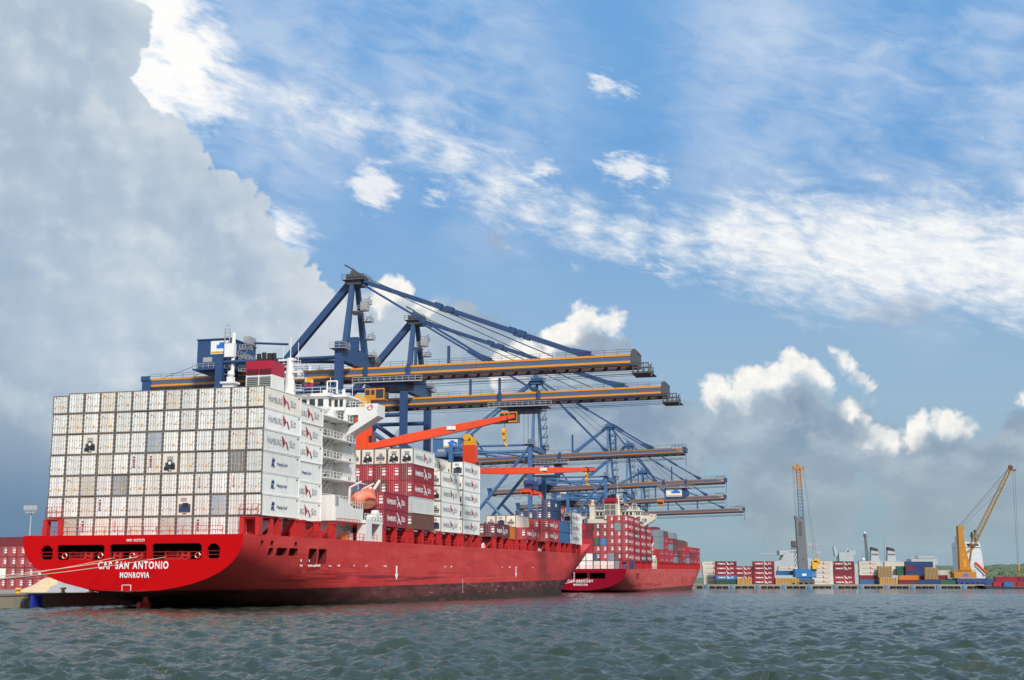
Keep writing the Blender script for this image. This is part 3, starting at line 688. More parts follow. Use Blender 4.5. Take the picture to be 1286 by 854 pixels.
def superstructure(ship, wm, top_dz=0.0):
    d = top_dz
    # forward tower
    mb = MB(); mb.box(-10.6, 10.6, 42.2, 47.6, 9.6, 29.4+d); mb.build('deckhouse', [wm], ship)
    for z in (13.6, 16.6, 19.6, 22.6, 25.6): window_parts('porthole', ship, 'x', 10.62, 44.4, 45.3, z, z+0.9, 1, 0.1)
    for z in (22.6, 25.6): window_parts('porthole', ship, 'y', 42.18, -9.5, -3.5, z, z+0.8, 3, 0.7)
    # engine casing aft of the tower, open stairs and landings down its starboard side
    mb = MB(); mb.box(-8.4, 9.0, 30.5, 42.2, 9.6, 29.0+d); mb.box(-8.4, 7.4, 30.5, 42.2, 29.0+d, 30.2+d); mb.build('engine_casing', [wm], ship)
    for i, z in enumerate((15.6, 19.3, 22.6, 25.9, 29.2+d)):
        mb = MB(); mb.box(7.4, 12.6 if i < 2 else 11.9, 30.6, 42.4, z, z+.16); mb.box(10.6, 12.4 if i < 2 else 11.8, 42.2, 47.9 if i < 2 else 44.4, z+.01, z+.15)
        mb.bar((12.0, 31.0, z), (7.5, 31.0, z-1.3), .12); mb.bar((12.0, 36.5, z), (7.5, 36.5, z-1.3), .12); mb.bar((12.0, 41.5, z), (7.5, 41.5, z-1.3), .12)
        mb.build('platform', [wm], ship)
        mb = MB(); xe = 12.5 if i < 2 else 11.8; mb.rail([(7.5, 30.7, z+.16), (xe, 30.7, z+.16), (xe, 44.3, z+.16)], 1.05, 0.035, 1.3, mids=1); mb.build('railing', [wm], ship)
    for i, z in enumerate((15.75, 19.45, 22.75)):
        mb = MB(); z1 = (19.3, 22.6, 25.9)[i]; sgn = 1
        for xx in (9.8, 10.8): mb.bar((xx, 32.2, z), (xx, 37.6, z1+.1), .09, .28); mb.bar((xx, 32.2, z+1.0), (xx, 37.6, z1+1.1), .06)
        for k in range(9): t = (k+.5)/9; mb.box(9.8, 10.8, 32.2+5.4*t-.12, 32.2+5.4*t+.12, z+(z1-z)*t, z+(z1-z)*t+.05)
        mb.build('stair', [M['steel']], ship)
    mb = MB()
    for z in (16.6, 20.3, 23.5, 26.8): mb.box(8.98, 9.06, 39.2, 40.1, z-.8, z+1.1)
    mb.build('door', [M['cream']], ship)
    mb = MB()
    for z in (17.0, 20.6, 23.9, 27.2): mb.tube((9.2, 38.0, z-.4), (9.2, 38.0, z+.4), .2)
    mb.build('fire_extinguisher', [M['funred']], ship)
    # lower house and boat deck reaching the ship's side, on white legs
    mb = MB(); mb.box(12.2, 15.7, 26.9, 38.4, 12.5, 14.7); mb.box(7.5, 16.1, 38.4, 46.4, 12.5, 13.0); mb.box(7.4, 12.2, 27.2, 42.2, 9.6, 15.5); mb.box(12.2, 15.7, 26.9, 28.0, 14.7, 16.4)
    mb.prism([(26.9, 16.4), (26.9, 14.7), (34.0, 14.7), (33.0, 15.2)], 'x', 15.5, 15.7)
    mb.build('boat_deck', [wm], ship)
    for a, b in ((38.6, 41.4), (45.2, 46.2)):
        mb = MB(); mb.box(14.6, 16.1, a, b, 9.6, 12.5); mb.build('deck_leg', [wm], ship)
    mb = MB(); mb.bar((15.4, 43.0, 12.4), (15.4, 41.6, 10.8), .22); mb.build('brace', [wm], ship)
    mb = MB(); mb.rail([(15.6, 34.2, 14.7), (15.6, 38.4, 14.7)], 1.05, .035, 1.2, mids=1); mb.rail([(16.0, 38.4, 13.0), (16.0, 46.3, 13.0)], 1.05, .035, 1.3, mids=1); mb.build('railing', [wm], ship)
    mb = MB(); mb.rail([(15.6, 27.2, 12.5), (15.6, 27.2, 12.5+.001), (15.6, 33.5, 12.5)][::2], .01, .02, 3); mb.rail([(16.1, 26.5, 9.65+2.1), (16.1, 36.0, 9.65+2.1)], 1.1, .035, 1.1, mids=1); mb.build('railing', [M['redp']], ship)
    # lifeboat in its davit
    mb = MB(); n = 14; rings = []
    for i in range(n):
        t = i/(n-1); y = 39.3+7.6*t; w = 1.45*max(0.03, 1-abs(2*t-1)**4.0)**.6
        rings.append([(14.0+w*math.cos(a), y, 16.5+(1.4 if math.sin(a) > 0 else 1.55)*max(.05, 1-abs(2*t-1)**3.2)**.5*math.sin(a)) for a in np.linspace(0, 2*math.pi, 13)[:-1]])
    vs = [v for r in rings for v in r]; fs = [(i*12+k, i*12+(k+1) % 12, (i+1)*12+(k+1) % 12, (i+1)*12+k) for i in range(n-1) for k in range(12)]+[tuple(range(12)), tuple(range((n-1)*12, n*12))]
    mb.add(vs, fs); mb.box(13.2, 14.8, 44.2, 45.9, 17.2, 18.4); lb = mb.build('lifeboat', [M['lifeb']], ship)
    mb = MB(); mb.box(15.48, 15.62, 40.2, 46.0, 16.62, 16.78); mb.build('rubbing_strake', [M['orange']], lb)
    mb = MB()
    for y in (40.3, 45.8): mb.bar((12.3, y, 13.0), (12.6, y, 18.4), .3); mb.bar((12.6, y, 18.4), (14.6, y, 19.3), .26); mb.bar((14.0, y, 19.2), (14.0, y, 18.0), .08)
    mb.bar((14.0, 46.6, 17.9), (14.6, 48.6, 20.0), .32); mb.build('davit', [wm], ship)
    # life raft canisters
    for k, (y, z) in enumerate(((44.6, 13.6), (46.0, 13.6), (45.3, 14.3), (43.2, 13.5))):
        mb = MB(); mb.tube((14.6, y, z), (15.7, y, z), .55, n=12); mb.tube((15.1, y, z), (15.2, y, z), .6, n=12); mb.build('life_raft', [M['white']], ship)
    # bridge
    zb = 29.4+d
    mb = MB(); mb.box(-11.0, 9.0, 41.0, 47.8, zb, zb+2.0); mb.prism([(40.4, zb+2.0), (48.3, zb+2.0), (48.8, zb+4.2), (40.2, zb+4.2)], 'x', -9.2, 8.4); mb.box(-9.6, 8.8, 39.8, 49.0, zb+4.2, zb+4.7)
    mb.prism([(8.4, zb+2.0), (10.6, zb+2.0), (10.9, zb+4.2), (8.4, zb+4.2)], 'y', 42.0, 48.2); mb.box(8.4, 11.2, 41.6, 48.6, zb+4.2, zb+4.6)
    br = mb.build('bridge', [wm], ship)
    window_parts('window', br, 'y', 40.28, -8.6, 7.8, zb+2.6, zb+3.8, 11, 0.35); window_parts('window', br, 'y', 41.98, 8.7, 10.5, zb+2.6, zb+3.8, 2, 0.35)
    window_parts('window', br, 'x', 10.78, 42.3, 47.9, zb+2.6, zb+3.8, 4, 0.3); window_parts('window', br, 'x', 8.42, 40.5, 41.7, zb+2.6, zb+3.8, 1, 0.3)
    for sx in (1, -1):
        mb = MB(); P_ = [(10.3, zb-2.6), (16.3, zb+0.9), (16.3, zb+2.5), (10.3, zb+2.5)]
        hole = [(11.0, zb-1.0), (12.9, zb+0.05), (12.9, zb+1.2), (11.0, zb+1.2)]
        # solid knee with an opening: four pieces round the hole
        quads = [[P_[0], P_[1], hole[1], hole[0]], [P_[1], P_[2], hole[2], hole[1]], [P_[2], P_[3], hole[3], hole[2]], [P_[3], P_[0], hole[0], hole[3]]]
        for y0, y1 in ((42.6, 42.85), (45.6, 45.85)):
            for q in quads: mb.prism([(sx*a, b) for a, b in q], 'y', y0, y1)
        mb.add([(sx*10.3, 42.85, zb-2.6), (sx*16.3, 42.85, zb+0.9), (sx*16.3, 45.6, zb+0.9), (sx*10.3, 45.6, zb-2.6), (sx*10.3, 42.85, zb-2.4), (sx*16.3, 42.85, zb+1.1), (sx*16.3, 45.6, zb+1.1), (sx*10.3, 45.6, zb-2.4)],
               [(0,3,2,1),(4,5,6,7),(0,1,5,4),(1,2,6,5),(2,3,7,6),(3,0,4,7)])
        mb.box(min(sx*16.2, sx*16.4), max(sx*16.2, sx*16.4), 42.6, 45.85, zb+.9, zb+2.9); mb.box(min(sx*10, sx*16.3), max(sx*10, sx*16.3), 42.62, 45.83, zb+1.9, zb+2.05)
        mb.box(min(sx*14.0, sx*16.35), max(sx*14.0, sx*16.35), 42.58, 42.72, zb+2.4, zb+3.0)
        wg = mb.build('bridge_wing', [wm], ship)
        mb = MB(); mb.rail([(sx*10.5, 42.7, zb+2.5), (sx*14.2, 42.7, zb+2.5)], .9, .035, .9, mids=1); mb.build('railing', [wm], wg)
    mb = MB(); n = 14
    for i in range(n):
        a0, a1 = 2*math.pi*i/n, 2*math.pi*(i+1)/n; mb.tube((15.0+.38*math.cos(a0), 42.5, zb+2.45+.38*math.sin(a0)), (15.0+.38*math.cos(a1), 42.5, zb+2.45+.38*math.sin(a1)), .1, n=6, mi=(i//3) % 2)
    mb.build('life_ring', [M['orange'], M['whitel']], ship)
    # funnel: crimson band over white, louvred aft face
    fz = 38.3+d
    mb = MB(); mb.box(-1.6, 3.0, 30.0, 34.6, 30.2+d, 36.0+d, 0); mb.box(-1.6, 3.0, 30.0, 34.6, 36.0+d, fz, 1); fu = mb.build('funnel', [wm, M['funred']], ship)
    mb = MB()
    for (a, b) in ((-1.35, 0.55), (0.85, 2.75)):
        for z0, z1, m_ in ((36.05+d, 36.95+d, 1), (33.9+d, 35.7+d, 0), (31.8+d, 33.6+d, 0)):
            mb.box(a, b, 29.93, 30.0, z0, z1, m_)
            for k in range(6): z = z0+(z1-z0)*(k+.5)/6; mb.box(a, b, 29.85, 29.95, z-.05, z+.06, 2 if m_ == 0 else 1)
    mb.build('louvre', [M['dark'], mat('deep_crimson', (0.12, 0.008, 0.02), 0.6), M['steel']], fu)
    for xx, yy, hh in ((0.2, 31.0, 1.3), (1.0, 31.2, 1.5), (1.8, 31.4, 1.4), (2.4, 32.0, 1.5), (1.2, 33.0, 1.6), (-.4, 32.4, 1.0)):
        mb = MB(); mb.tube((xx, yy, fz), (xx, yy-.25, fz+hh), .36, n=10); mb.build('exhaust_pipe', [M['blackm']], fu)
    # radar mast
    mb = MB(); mb.tube((2.2, 38.5, 30.2+d), (2.2, 38.5, 40.0+d), 1.15, .55, n=12); mb.bar((2.2, 36.6, 30.2+d), (2.2, 38.3, 36.0+d), .5); mb.ball((3.9, 38.5, 37.3+d), .5, 10); mb.ball((.6, 38.6, 35.4+d), .4, 10)
    for z, w in ((34.5, 2.2), (36.6, 2.6), (38.6, 2.0)):
        mb.box(2.2-w, 2.2+w, 38.2, 39.4, z+d, z+d+.12); mb.rail([(2.2-w, 38.2, z+d+.1), (2.2+w, 38.2, z+d+.1)], .8, .025, 1.0)
    mb.tube((2.2, 38.5, 40+d), (2.2, 38.5, 43.6+d), .08); mb.tube((3.6, 38.5, 38.7+d), (3.6, 38.5, 42.6+d), .05); mb.tube((.9, 38.5, 38.7+d), (.9, 38.5, 42.0+d), .05)
    ms = mb.build('radar_mast', [wm], ship)
    mb = MB(); mb.box(-.2, 4.6, 38.0, 38.3, 37.4+d, 37.75+d); mb.box(.2, 3.4, 38.0, 38.25, 39.5+d, 39.8+d); mb.build('radar_scanner', [wm], ms)
    mb = MB()
    for k_, (z0_, z1_) in enumerate(((35.9, 36.5), (35.55, 35.9), (35.2, 35.55))):
        for i in range(5): mb.add([(4.9+i*.3, 38.5+.12*math.sin(i*1.3), z0_+d-i*.05), (5.2+i*.3, 38.5+.12*math.sin(i*1.3+1.3), z0_+d-i*.05-.05), (5.2+i*.3, 38.5+.12*math.sin(i*1.3+1.3), z1_+d-i*.05-.05), (4.9+i*.3, 38.5+.12*math.sin(i*1.3), z1_+d-i*.05)], [(0, 1, 2, 3)], k_)
    mb.tube((4.85, 38.5, 34.6+d), (4.85, 38.5, 36.8+d), .04, mi=1)
    mb.build('flag', [M['yellow'], M['navy'], M['funred']], ms)
    # satellite dome on a stand, to port of the casing
    mb = MB(); mb.box(-8.6, -6.6, 35.5, 37.0, 30.2+d, 35.7+d); mb.box(-8.9, -6.3, 35.2, 37.3, 35.7+d, 36.0+d); mb.box(-8.0, -7.0, 35.8, 36.8, 36.0+d, 36.9+d); mb.build('dome_stand', [wm], ship)
    mb = MB(); mb.ball((-7.5, 36.3, 37.4+d), .62, 14); mb.build('satellite_dome', [wm], ship)
    # bits on the bridge roof
    mb = MB(); mb.ball((6.0, 44.5, zb+5.4), .5, 12); mb.tube((9.6, 44.0, zb+4.6), (9.6, 44.0, zb+5.8), .3); mb.tube((10.4, 46.0, zb+4.6), (10.4, 46.0, zb+7.0), .05); mb.tube((7.6, 43.0, zb+4.6), (7.6, 43.0, zb+7.8), .05)
    mb.box(5.0, 7.0, 43.6, 44.0, zb+4.7, zb+5.0); mb.rail([(-9.4, 40.0, zb+4.7), (8.6, 40.0, zb+4.7), (8.6, 48.8, zb+4.7)], 1.0, .03, 1.5); mb.build('roof_gear', [wm], ship)
    mb = MB(); mb.path([(7.3, 42.3, zb+4.8), (7.3, 42.3, zb+7.0), (9.1, 42.3, zb+7.0), (9.1, 42.3, zb+4.8)], .14); mb.tube((7.3, 42.3, zb+5.8), (9.1, 42.3, zb+5.8), .1); mb.build('aerial_frame', [wm], ship)
superstructure(ship, M['white'])
before = set(ship2.children)
superstructure(ship2, M['cream'], -1.4)
for o in ship2.children:
    if o not in before: o.location.y += 21.0          # this ship carries its house one bay further forward
def deck_crane(ship, s, tip, pz, topz, drop):
    mb = MB(); mb.tube((0, s, 12), (0, s, pz-1.8), 1.35, n=20); pd_ = mb.build('pedestal', [M['orange']], ship)
    mb = MB(); mb.tube((0, s, pz-1.8), (0, s, pz-1.1), 1.5, n=20); mb.build('slewing_ring', [M['blackm']], ship)
    mb = MB(); mb.box(-1.5, 1.5, s-1.5, s+1.5, pz-1.1, topz-1.6); mb.box(1.5, 2.6, s-.9, s+.9, pz+.3, pz+2.3); tw = mb.build('crane_house', [M['orange']], ship)
    mb = MB(); mb.box(2.6, 2.66, s-.75, s+.75, pz+.9, pz+2.2); mb.box(1.7, 2.5, s-.96, s-.9, pz+.9, pz+2.2); mb.build('cab_window', [M['glass']], tw)
    mb = MB(); mb.box(-1.3, 1.3, s-1.4, s+1.4, topz-1.6, topz-.6); mb.box(-1.2, -.3, s-1.2, s+1.2, topz-.6, topz+1.1); mb.box(.4, 1.2, s-1.2, s+1.2, topz-.6, topz+.4)
    mb.tube((-.7, s-1.3, topz+.4), (-.7, s+1.3, topz+.4), .85, n=14); mb.build('sheave_head', [M['yellow']], tw)
    b0, b1 = Vector((1.3, s-.2, pz)), Vector((tip[0], tip[1], tip[2]))
    mid = b0.lerp(b1, .28); mid2 = b0.lerp(b1, .75)
    mb = MB(); mb.bar(b0, mid, 1.5, 1.1, 0, w2=1.7, h2=1.7); mb.bar(mid, mid2, 1.7, 1.7, 0, w2=1.4, h2=1.3); mb.bar(mid2, b1, 1.4, 1.3, 0, w2=1.0, h2=.7)
    jb = mb.build('jib', [M['orange']], ship)
    q = b0.lerp(b1, .58); mb = MB(); mb.box(q.x-.9, q.x+.9, q.y-.95, q.y-.86, q.z-.15, q.z+.55); mb.build('notice_plate', [M['sign']], jb)
    mb = MB(); h = b0.lerp(b1, .93); mb.tube((h.x, h.y-.5, h.z-.1), (h.x, h.y+.5, h.z-.1), .8, n=14); mb.bar(b0.lerp(b1, .9), b1, .9, 1.1); mb.build('jib_head', [M['blackm']], jb)
    mb = MB(); mb.tube((h.x, h.y, h.z-.6), (h.x, h.y, h.z-drop), .07); mb.build('hoist_rope', [M['wire']], jb)
    mb = MB(); z = h.z-drop; mb.tube((h.x-.3, h.y, z), (h.x+.3, h.y, z), .75, n=14); mb.box(h.x-.35, h.x+.35, h.y-.4, h.y+.4, z-1.5, z); mb.path([(h.x, h.y, z-1.5), (h.x, h.y, z-2.3), (h.x+.5, h.y, z-2.7), (h.x+.8, h.y, z-2.2)], .17); mb.build('hook_block', [M['yellow']], jb)
deck_crane(ship, 77.5, (30.3, 79.5, 34.0), 28.6, 37.6, 2.6)
deck_crane(ship, 151.5, (30.6, 157.0, 29.5), 29.3, 37.4, 1.2)
# ------------------------------------------------------------------ containers
ORD = ['first', 'second', 'third', 'fourth', 'fifth', 'sixth', 'seventh', 'eighth', 'ninth', 'tenth', 'eleventh', 'twelfth', 'thirteenth', 'fourteenth']
HC, ST_H, L40, L20 = 2.896, 2.591, 12.192, 6.058
COLR = dict(white=(0.80, 0.79, 0.75), cream=(0.76, 0.70, 0.60), pale=(0.60, 0.62, 0.62), grey=(0.30, 0.31, 0.31), dgrey=(0.20, 0.19, 0.18), bgrey=(0.36, 0.42, 0.48), beige=(0.52, 0.48, 0.40),
            red=(0.40, 0.018, 0.035), dred=(0.28, 0.016, 0.032), maroon=(0.16, 0.018, 0.03), brown=(0.15, 0.055, 0.04), orange=(0.55, 0.17, 0.02), navy=(0.018, 0.045, 0.14), blue=(0.03, 0.13, 0.32), green=(0.02, 0.10, 0.07), dgreen=(0.015, 0.06, 0.05), shade_white=(0.56, 0.52, 0.44), shade_red=(0.25, 0.016, 0.03), shade_dred=(0.16, 0.012, 0.022), tan=(0.36, 0.27, 0.14), steel=(0.20, 0.25, 0.29))
_cm = {}
def body_mesh(L, h, reefer):
    k = ('b', L, h, reefer)
    if k not in _cm:
        mb = MB(); w = 1.219
        mb.box(-w+.05, w-.05, .06, L-.05, .12, h-.04)
        for x in (-1, 1):
            for a, b in ((0, .17), (L-.17, L)): mb.box(min(x*w, x*(w-.10)), max(x*w, x*(w-.10)), a, b, 0.0, h, 1 if reefer and a == 0 else 0)
            mb.box(min(x*w, x*(w-.1)), max(x*w, x*(w-.1)), .17, L-.17, h-.13, h-.005); mb.box(min(x*w, x*(w-.1)), max(x*w, x*(w-.1)), .17, L-.17, .03, .19)
        for a, b in ((0.003, .13), (L-.13, L-.003)):
            mb.box(-w+.10, w-.10, a, b, h-.09, h-.005, 1 if reefer and a < 1 else 0); mb.box(-w+.10, w-.10, a, b, .02, .12, 1 if reefer and a < 1 else 0)
        _cm[k] = mb.mesh('container', [M['paint'] if reefer else M['corr'], M['postd']])
    return _cm[k]
def door_mesh(side, h):
    k = ('d', side, h)
    if k not in _cm:
        mb = MB(); a, b = (-1.11, -.015) if side < 0 else (.015, 1.11); z0, z1 = .13, h-.10
        mb.box(a, b, .035, .058, z0, z1, 1); n = 3; w = (b-a-.05)/n
        for i in range(n): mb.box(a+.02+i*w+.035, a+.02+(i+1)*w-.03, .012, .036, z0+.04, z1-.04, 0)
        for j in range(5):
            z = z0+.2+j*(z1-z0-.4)/4; x = a if side < 0 else b; mb.box(min(x-.09*side*-1, x+.02*side*-1) if False else (a-.02 if side < 0 else b-.09), (a+.09 if side < 0 else b+.02), -.012, .03, z-.07, z+.07, 2)
        _cm[k] = mb.mesh('door', [M['paint'], M['gasketl'], M['gasket']])
    return _cm[k]
def rod_mesh(x, h):
    k = ('r', x, h)
    if k not in _cm:
        mb = MB(); mb.tube((x, -.012, .1), (x, -.012, h-.1), .035, n=6)
        for z in (.17, h-.15, .9, h-.9): mb.box(x-.06, x+.06, -.035, .02, z-.045, z+.045, 1)
        mb.box(x-.02, x+.3 if x < 0 else x+.02, -.03, -.008, 1.12, 1.18, 0); _cm[k] = mb.mesh('lock_rod', [M['rod'], M['gasket']])
    return _cm[k]
def unit_mesh(v):
    k = ('u', v)
    if k not in _cm:
        mb = MB(); h = HC; mb.box(-1.05, 1.05, .012, .058, .2, h-.17, 0)
        if v == 0:
            mb.box(-.72, .72, -.0, .02, .62, 1.5, 1); mb.box(-.85, -.1, -.03, .01, .45, .95, 3); mb.box(.05, .8, -.03, .01, .55, 1.25, 3); mb.box(-.45, .5, -.02, .01, 1.75, 2.35, 2); mb.tube((0, -.05, 1.45), (0, .0, 1.45), .42, n=16, mi=3); mb.tube((0, -.06, 1.45), (0, -.04, 1.45), .24, n=14, mi=0)
        elif v == 1:
            mb.box(-.88, .88, -.0, .02, .5, 1.65, 1); mb.box(-.85, .85, -.03, .012, .75, 1.15, 4); mb.box(-.3, .55, -.04, .012, 1.15, 1.8, 3); mb.box(-.6, .3, -.01, .012, 2.0, 2.5, 2)
        else:
            mb.box(-.8, .8, -.0, .02, .7, 1.4, 1); mb.box(-.78, .78, -.05, .012, .72, .95, 2); mb.box(-.5, .6, -.05, .012, 1.2, 1.6, 2); mb.tube((.1, -.05, 1.75), (.1, 0, 1.75), .35, n=14, mi=2)
        mb.box(-.3, .3, -.01, .02, .3, .42, 3)
        _cm[k] = mb.mesh('refrigeration_unit', [M['paint'], M['dark'], M['steel'], M['blackm'], M['navy']])
    return _cm[k]
def small(key, fn, mats):
    if key not in _cm: mb = MB(); fn(mb); _cm[key] = mb.mesh(key[0], mats)
    return _cm[key]
def hs_mesh(white_bg, sc=1.0):
    k = ('hs', white_bg, sc)
    if k in _cm: return _cm[k]
    m = M['ink'] if white_bg else M['whitel']
    parts = [('H', 0.62, 1.0*sc, -4.35, 0.03), ('AMBURG', 3.75, 0.84*sc, -2.1, -0.05), ('S', .52, 1.0*sc, 2.75, 0.03), ('ÜD', 1.25, 0.95*sc, 3.7, 0.04)]
    bm = bmesh.new()
    for tx, w, h, cx, cy in parts:
        me = text_mesh(tx, m, w, h, 0.0 if white_bg else 0.015); t = me.copy(); t.transform(Matrix.Translation((cx, cy, 0))); bm.from_mesh(t); bpy.data.meshes.remove(t)
    def poly(p, mi):
        f = bm.faces.new([bm.verts.new((a, b, 0.003)) for a, b in p]); f.material_index = mi
    if white_bg:
        poly([(-.1, 1.05), (.28, -.72), (1.12, .12)], 1); poly([(1.16, .18), (1.50, .26), (2.25, -.85), (1.80, -.75)], 1)
    else:
        for a, b, w in (((0.15, 1.0), (1.15, .1), .26), ((1.1, .25), (2.2, -.9), .22), ((.45, -.85), (1.1, .2), .24), ((1.1, .0), (1.5, -.7), .18)):
            a, b = Vector(a), Vector(b); d = (b-a).normalized(); nrm = Vector((-d.y, d.x))*w/2; poly([tuple(a-nrm), tuple(b-nrm), tuple(b+nrm), tuple(a+nrm)], 0)
    for v in bm.verts: v.co = Vector((0, v.co.x, v.co.y)) + Vector((v.co.z, 0, 0))
    me = bpy.data.meshes.new('lettering'); bm.to_mesh(me); bm.free(); me.materials.append(m); me.materials.append(M['emred']); fixn(me); _cm[k] = me; return me
def hl_mesh():
    if 'hl' in _cm: return _cm['hl']
    bm = bmesh.new(); t = text_mesh('Hapag-Lloyd', M['inkn'], 3.3, 0.62, 0.005).copy(); t.transform(Matrix.Translation((0.3, -.12, 0))); bm.from_mesh(t)
    def q(a, b, c, d, s=.25): bm.faces.new([bm.verts.new((x, y, .003)) for x, y in ((a, c), (b, c), (b+s, d), (a+s, d))])
    q(-3.2, -2.95, -.6, .6); q(-2.72, -2.47, -.6, .6); q(-3.2, -2.4, -.40, -.10, .1); q(-3.1, -2.2, .12, .42, .1); q(-2.5, -2.15, -.6, -.42, .1)
    for v in bm.verts: v.co = Vector((v.co.z, v.co.x, v.co.y))
    me = bpy.data.meshes.new('lettering'); bm.to_mesh(me); bm.free(); me.materials.append(M['inkn']); fixn(me); _cm['hl'] = me; return me
NC = [0]
def container(Mx, x, y, z, colr, label, group, L=L40, h=HC, reefer=True, end='doors', side=None, lod=1, marks=(), jit=0.045):
    c = COLR[colr] if isinstance(colr, str) else colr
    f = random.uniform(.90, 1.08); g = random.uniform(-.02, .02); c = tuple(min(.86, k*f*(1+d)) for k, d in zip(c, (g, 0, -g*1.3)))
    o = inst('container', body_mesh(L, h, reefer), None, (0, 0, 0), c); NC[0] += 1
    o.matrix_world = Mx @ Matrix.Translation((x+random.uniform(-jit, jit), y+random.uniform(-jit, jit)*1.5, z))
    tag(o, label, 'container', group)
    if lod <= 1:
        if end == 'doors':
            for sd in (-1, 1):
                dq = random.uniform(.90, 1.06)
                d = inst('door', door_mesh(sd, h), o, (0, 0, 0), tuple(k*dq for k in c))
                if lod == 0:
                    for xx in ((-.78, -.28) if sd < 0 else (.28, .78)): inst('lock_rod', rod_mesh(xx, h), d)
            if not reefer and colr in ('red', 'dred', 'maroon', 'orange', 'brown', 'navy'):
                inst('marking', small(('marking', h, 0), lambda mb: mb.box(.3, .95, -.012, .01, 1.5, 1.85), [M['whitel']]), o)
                inst('marking', small(('marking', h, 1), lambda mb: mb.box(.3, .95, -.012, .01, .95, 1.3), [M['whitel']]), o)
                inst('marking', small(('marking', h, 2), lambda mb: mb.box(.3, .9, -.012, .01, 2.1, 2.22), [M['whitel']]), o)
        elif end == 'unit': inst('refrigeration_unit', unit_mesh(random.choice((0, 1, 2)) if 'u1' not in marks else 0), o, (0, 0, 0), c)
        if lod == 0 and end == 'doors':
            if 'flag' in marks: inst('emblem', small(('emblem', 0), lambda mb: [mb.prism([(-.85, 2.45), (-.52, 2.32), (-.70, 2.12)], 'y', -.012, .011), mb.prism([(-.45, 2.3), (-.12, 2.14), (-.2, 2.06)], 'y', -.012, .011)], [M['emred']]), o)
            if 'bars' in marks: inst('emblem', small(('emblem', 1), lambda mb: [mb.box(-.62, -.28, -.012, .011, 2.25, 2.45, 0), mb.bar((-.6, -.004, 1.6), (-.3, -.004, 2.1), .03, .16, 1), mb.bar((-.3, -.004, 1.6), (-.6, -.004, 2.1), .03, .16, 1), mb.box(-.6, -.3, -.012, .011, 1.2, 1.5, 1), mb.box(-.62, -.28, -.012, .011, .9, 1.1, 0)], [M['inkn'], M['emred']]), o)
            if 'pink' in marks: inst('emblem', small(('emblem', 2), lambda mb: [mb.box(-.55, -.28, -.012, .011, 1.1, 2.4, 0), mb.box(-.55, -.28, -.012, .011, .9, 1.05, 1)], [mat('faded_pink_panel', (.6, .22, .2), .6), M['inkn']]), o)
            if 'blue' in marks: inst('emblem', small(('emblem', 3), lambda mb: [mb.box(-.95, -.55, -.012, .011, 2.3, 2.45)], [mat('sky_blue_label', (.08, .35, .65), .6)]), o)
            k = random.choice((0, 0, 1, 2, 3)); jx = random.choice((0, .12, -.1))
            def st(mb, k=k, jx=jx):
                q = .11 if k < 2 else .16; mb.box(.42+jx-q, .42+jx+q, -.014, .011, 1.0-q*1.1, 1.0+q*1.1)
            inst('warning_label', small(('warning_label', k, jx), st, [M['sticker']]), o)
            def pl(mb, k=k): mb.box(*((.72, .86) if k < 2 else (-.9, -.74)), -.014, .011, *((1.15, 1.4) if k < 2 else (.75, .97)))
            inst('data_plate', small(('data_plate', k), pl, [M['blackm']]), o)
    if side:
        me = {'w': lambda: hs_mesh(True), 'r': lambda: hs_mesh(False), 'h': hl_mesh}[side]()
        inst('lettering', me, o, (1.2215, L/2+random.uniform(-.15, .15), h*0.50+random.uniform(-.06, .06)))
        if lod == 0: inst('data_plate', small(('data_plate', 'side'), lambda mb: [mb.box(1.219, 1.223, 11.0, 11.6, 2.42, 2.55)], [M['dark']]), o)
    return o
def colx(c): return (c-6)*2.5
# --- the reefer stack over the near ship's stern
special = {(2, 2): ('cream', 'unit'), (7, 3): ('cream', 'unit'), (8, 5): ('cream', 'unit'), (6, 2): ('bgrey', 'doors'), (11, 3): ('dgrey', 'doors'), (4, 4): ('grey', 'doors'), (10, 5): ('bgrey', 'doors'), (2, 4): ('beige', 'doors'), (7, 6): ('beige', 'doors'), (8, 6): ('pale', 'doors'), (3, 0): ('cream', 'doors'), (3, 3): ('cream', 'doors'), (1, 6): ('beige', 'doors'), (5, 6): ('cream', 'doors'), (1, 4): ('cream', 'doors'), (3, 6): ('cream', 'doors')}
mk = {(5, 3): 'bars', (6, 3): 'bars', (3, 5): 'bars', (2, 6): 'bars', (9, 6): 'bars', (9, 4): 'pink', (11, 4): 'pink', (4, 6): 'pink', (4, 4): 'blue', (10, 5): 'blue', (7, 6): 'blue', (11, 3): 'blue'}
TN = ['top tier', 'second tier down', 'third tier down', 'fourth tier down', 'fifth tier down', 'sixth tier down', 'bottom tier']
for t in range(7):
    for c in range(13):
        if t == 6 and c in (0, 12): continue
        colr, end = special.get((c, t), ('white' if random.random() < .86 else 'cream', 'doors'))
        m = [mk[(c, t)]] if (c, t) in mk else []
        if not m and ((t == 0 and c != 1) or t == 1 or (t == 2 and c > 10) or (c == 1 and t in (3, 4, 5, 6))): m = ['flag']
        if end == 'unit': m = ['u1'] if t < 4 else []
        z = 12.2+(5-t)*HC if t < 6 else 12.2-HC
        cn = {'white': 'white', 'cream': 'cream', 'bgrey': 'blue-grey', 'dgrey': 'dark grey', 'grey': 'grey', 'beige': 'beige', 'pale': 'pale grey'}[colr]
        kind = 'reefer with exposed cooling unit' if end == 'unit' else 'reefer container'
        side = None
        if c == 12: side = 'w' if t < 3 else 'h'
        container(SM, colx(c), 0, z, colr, f'{cn} {kind}, {ORD[c]} from left, {TN[t]}, near stern stack', 'reefers stacked over the near stern', h=ST_H if (c == 0 and t == 0) else HC, end=end, side=side, lod=0, marks=m)
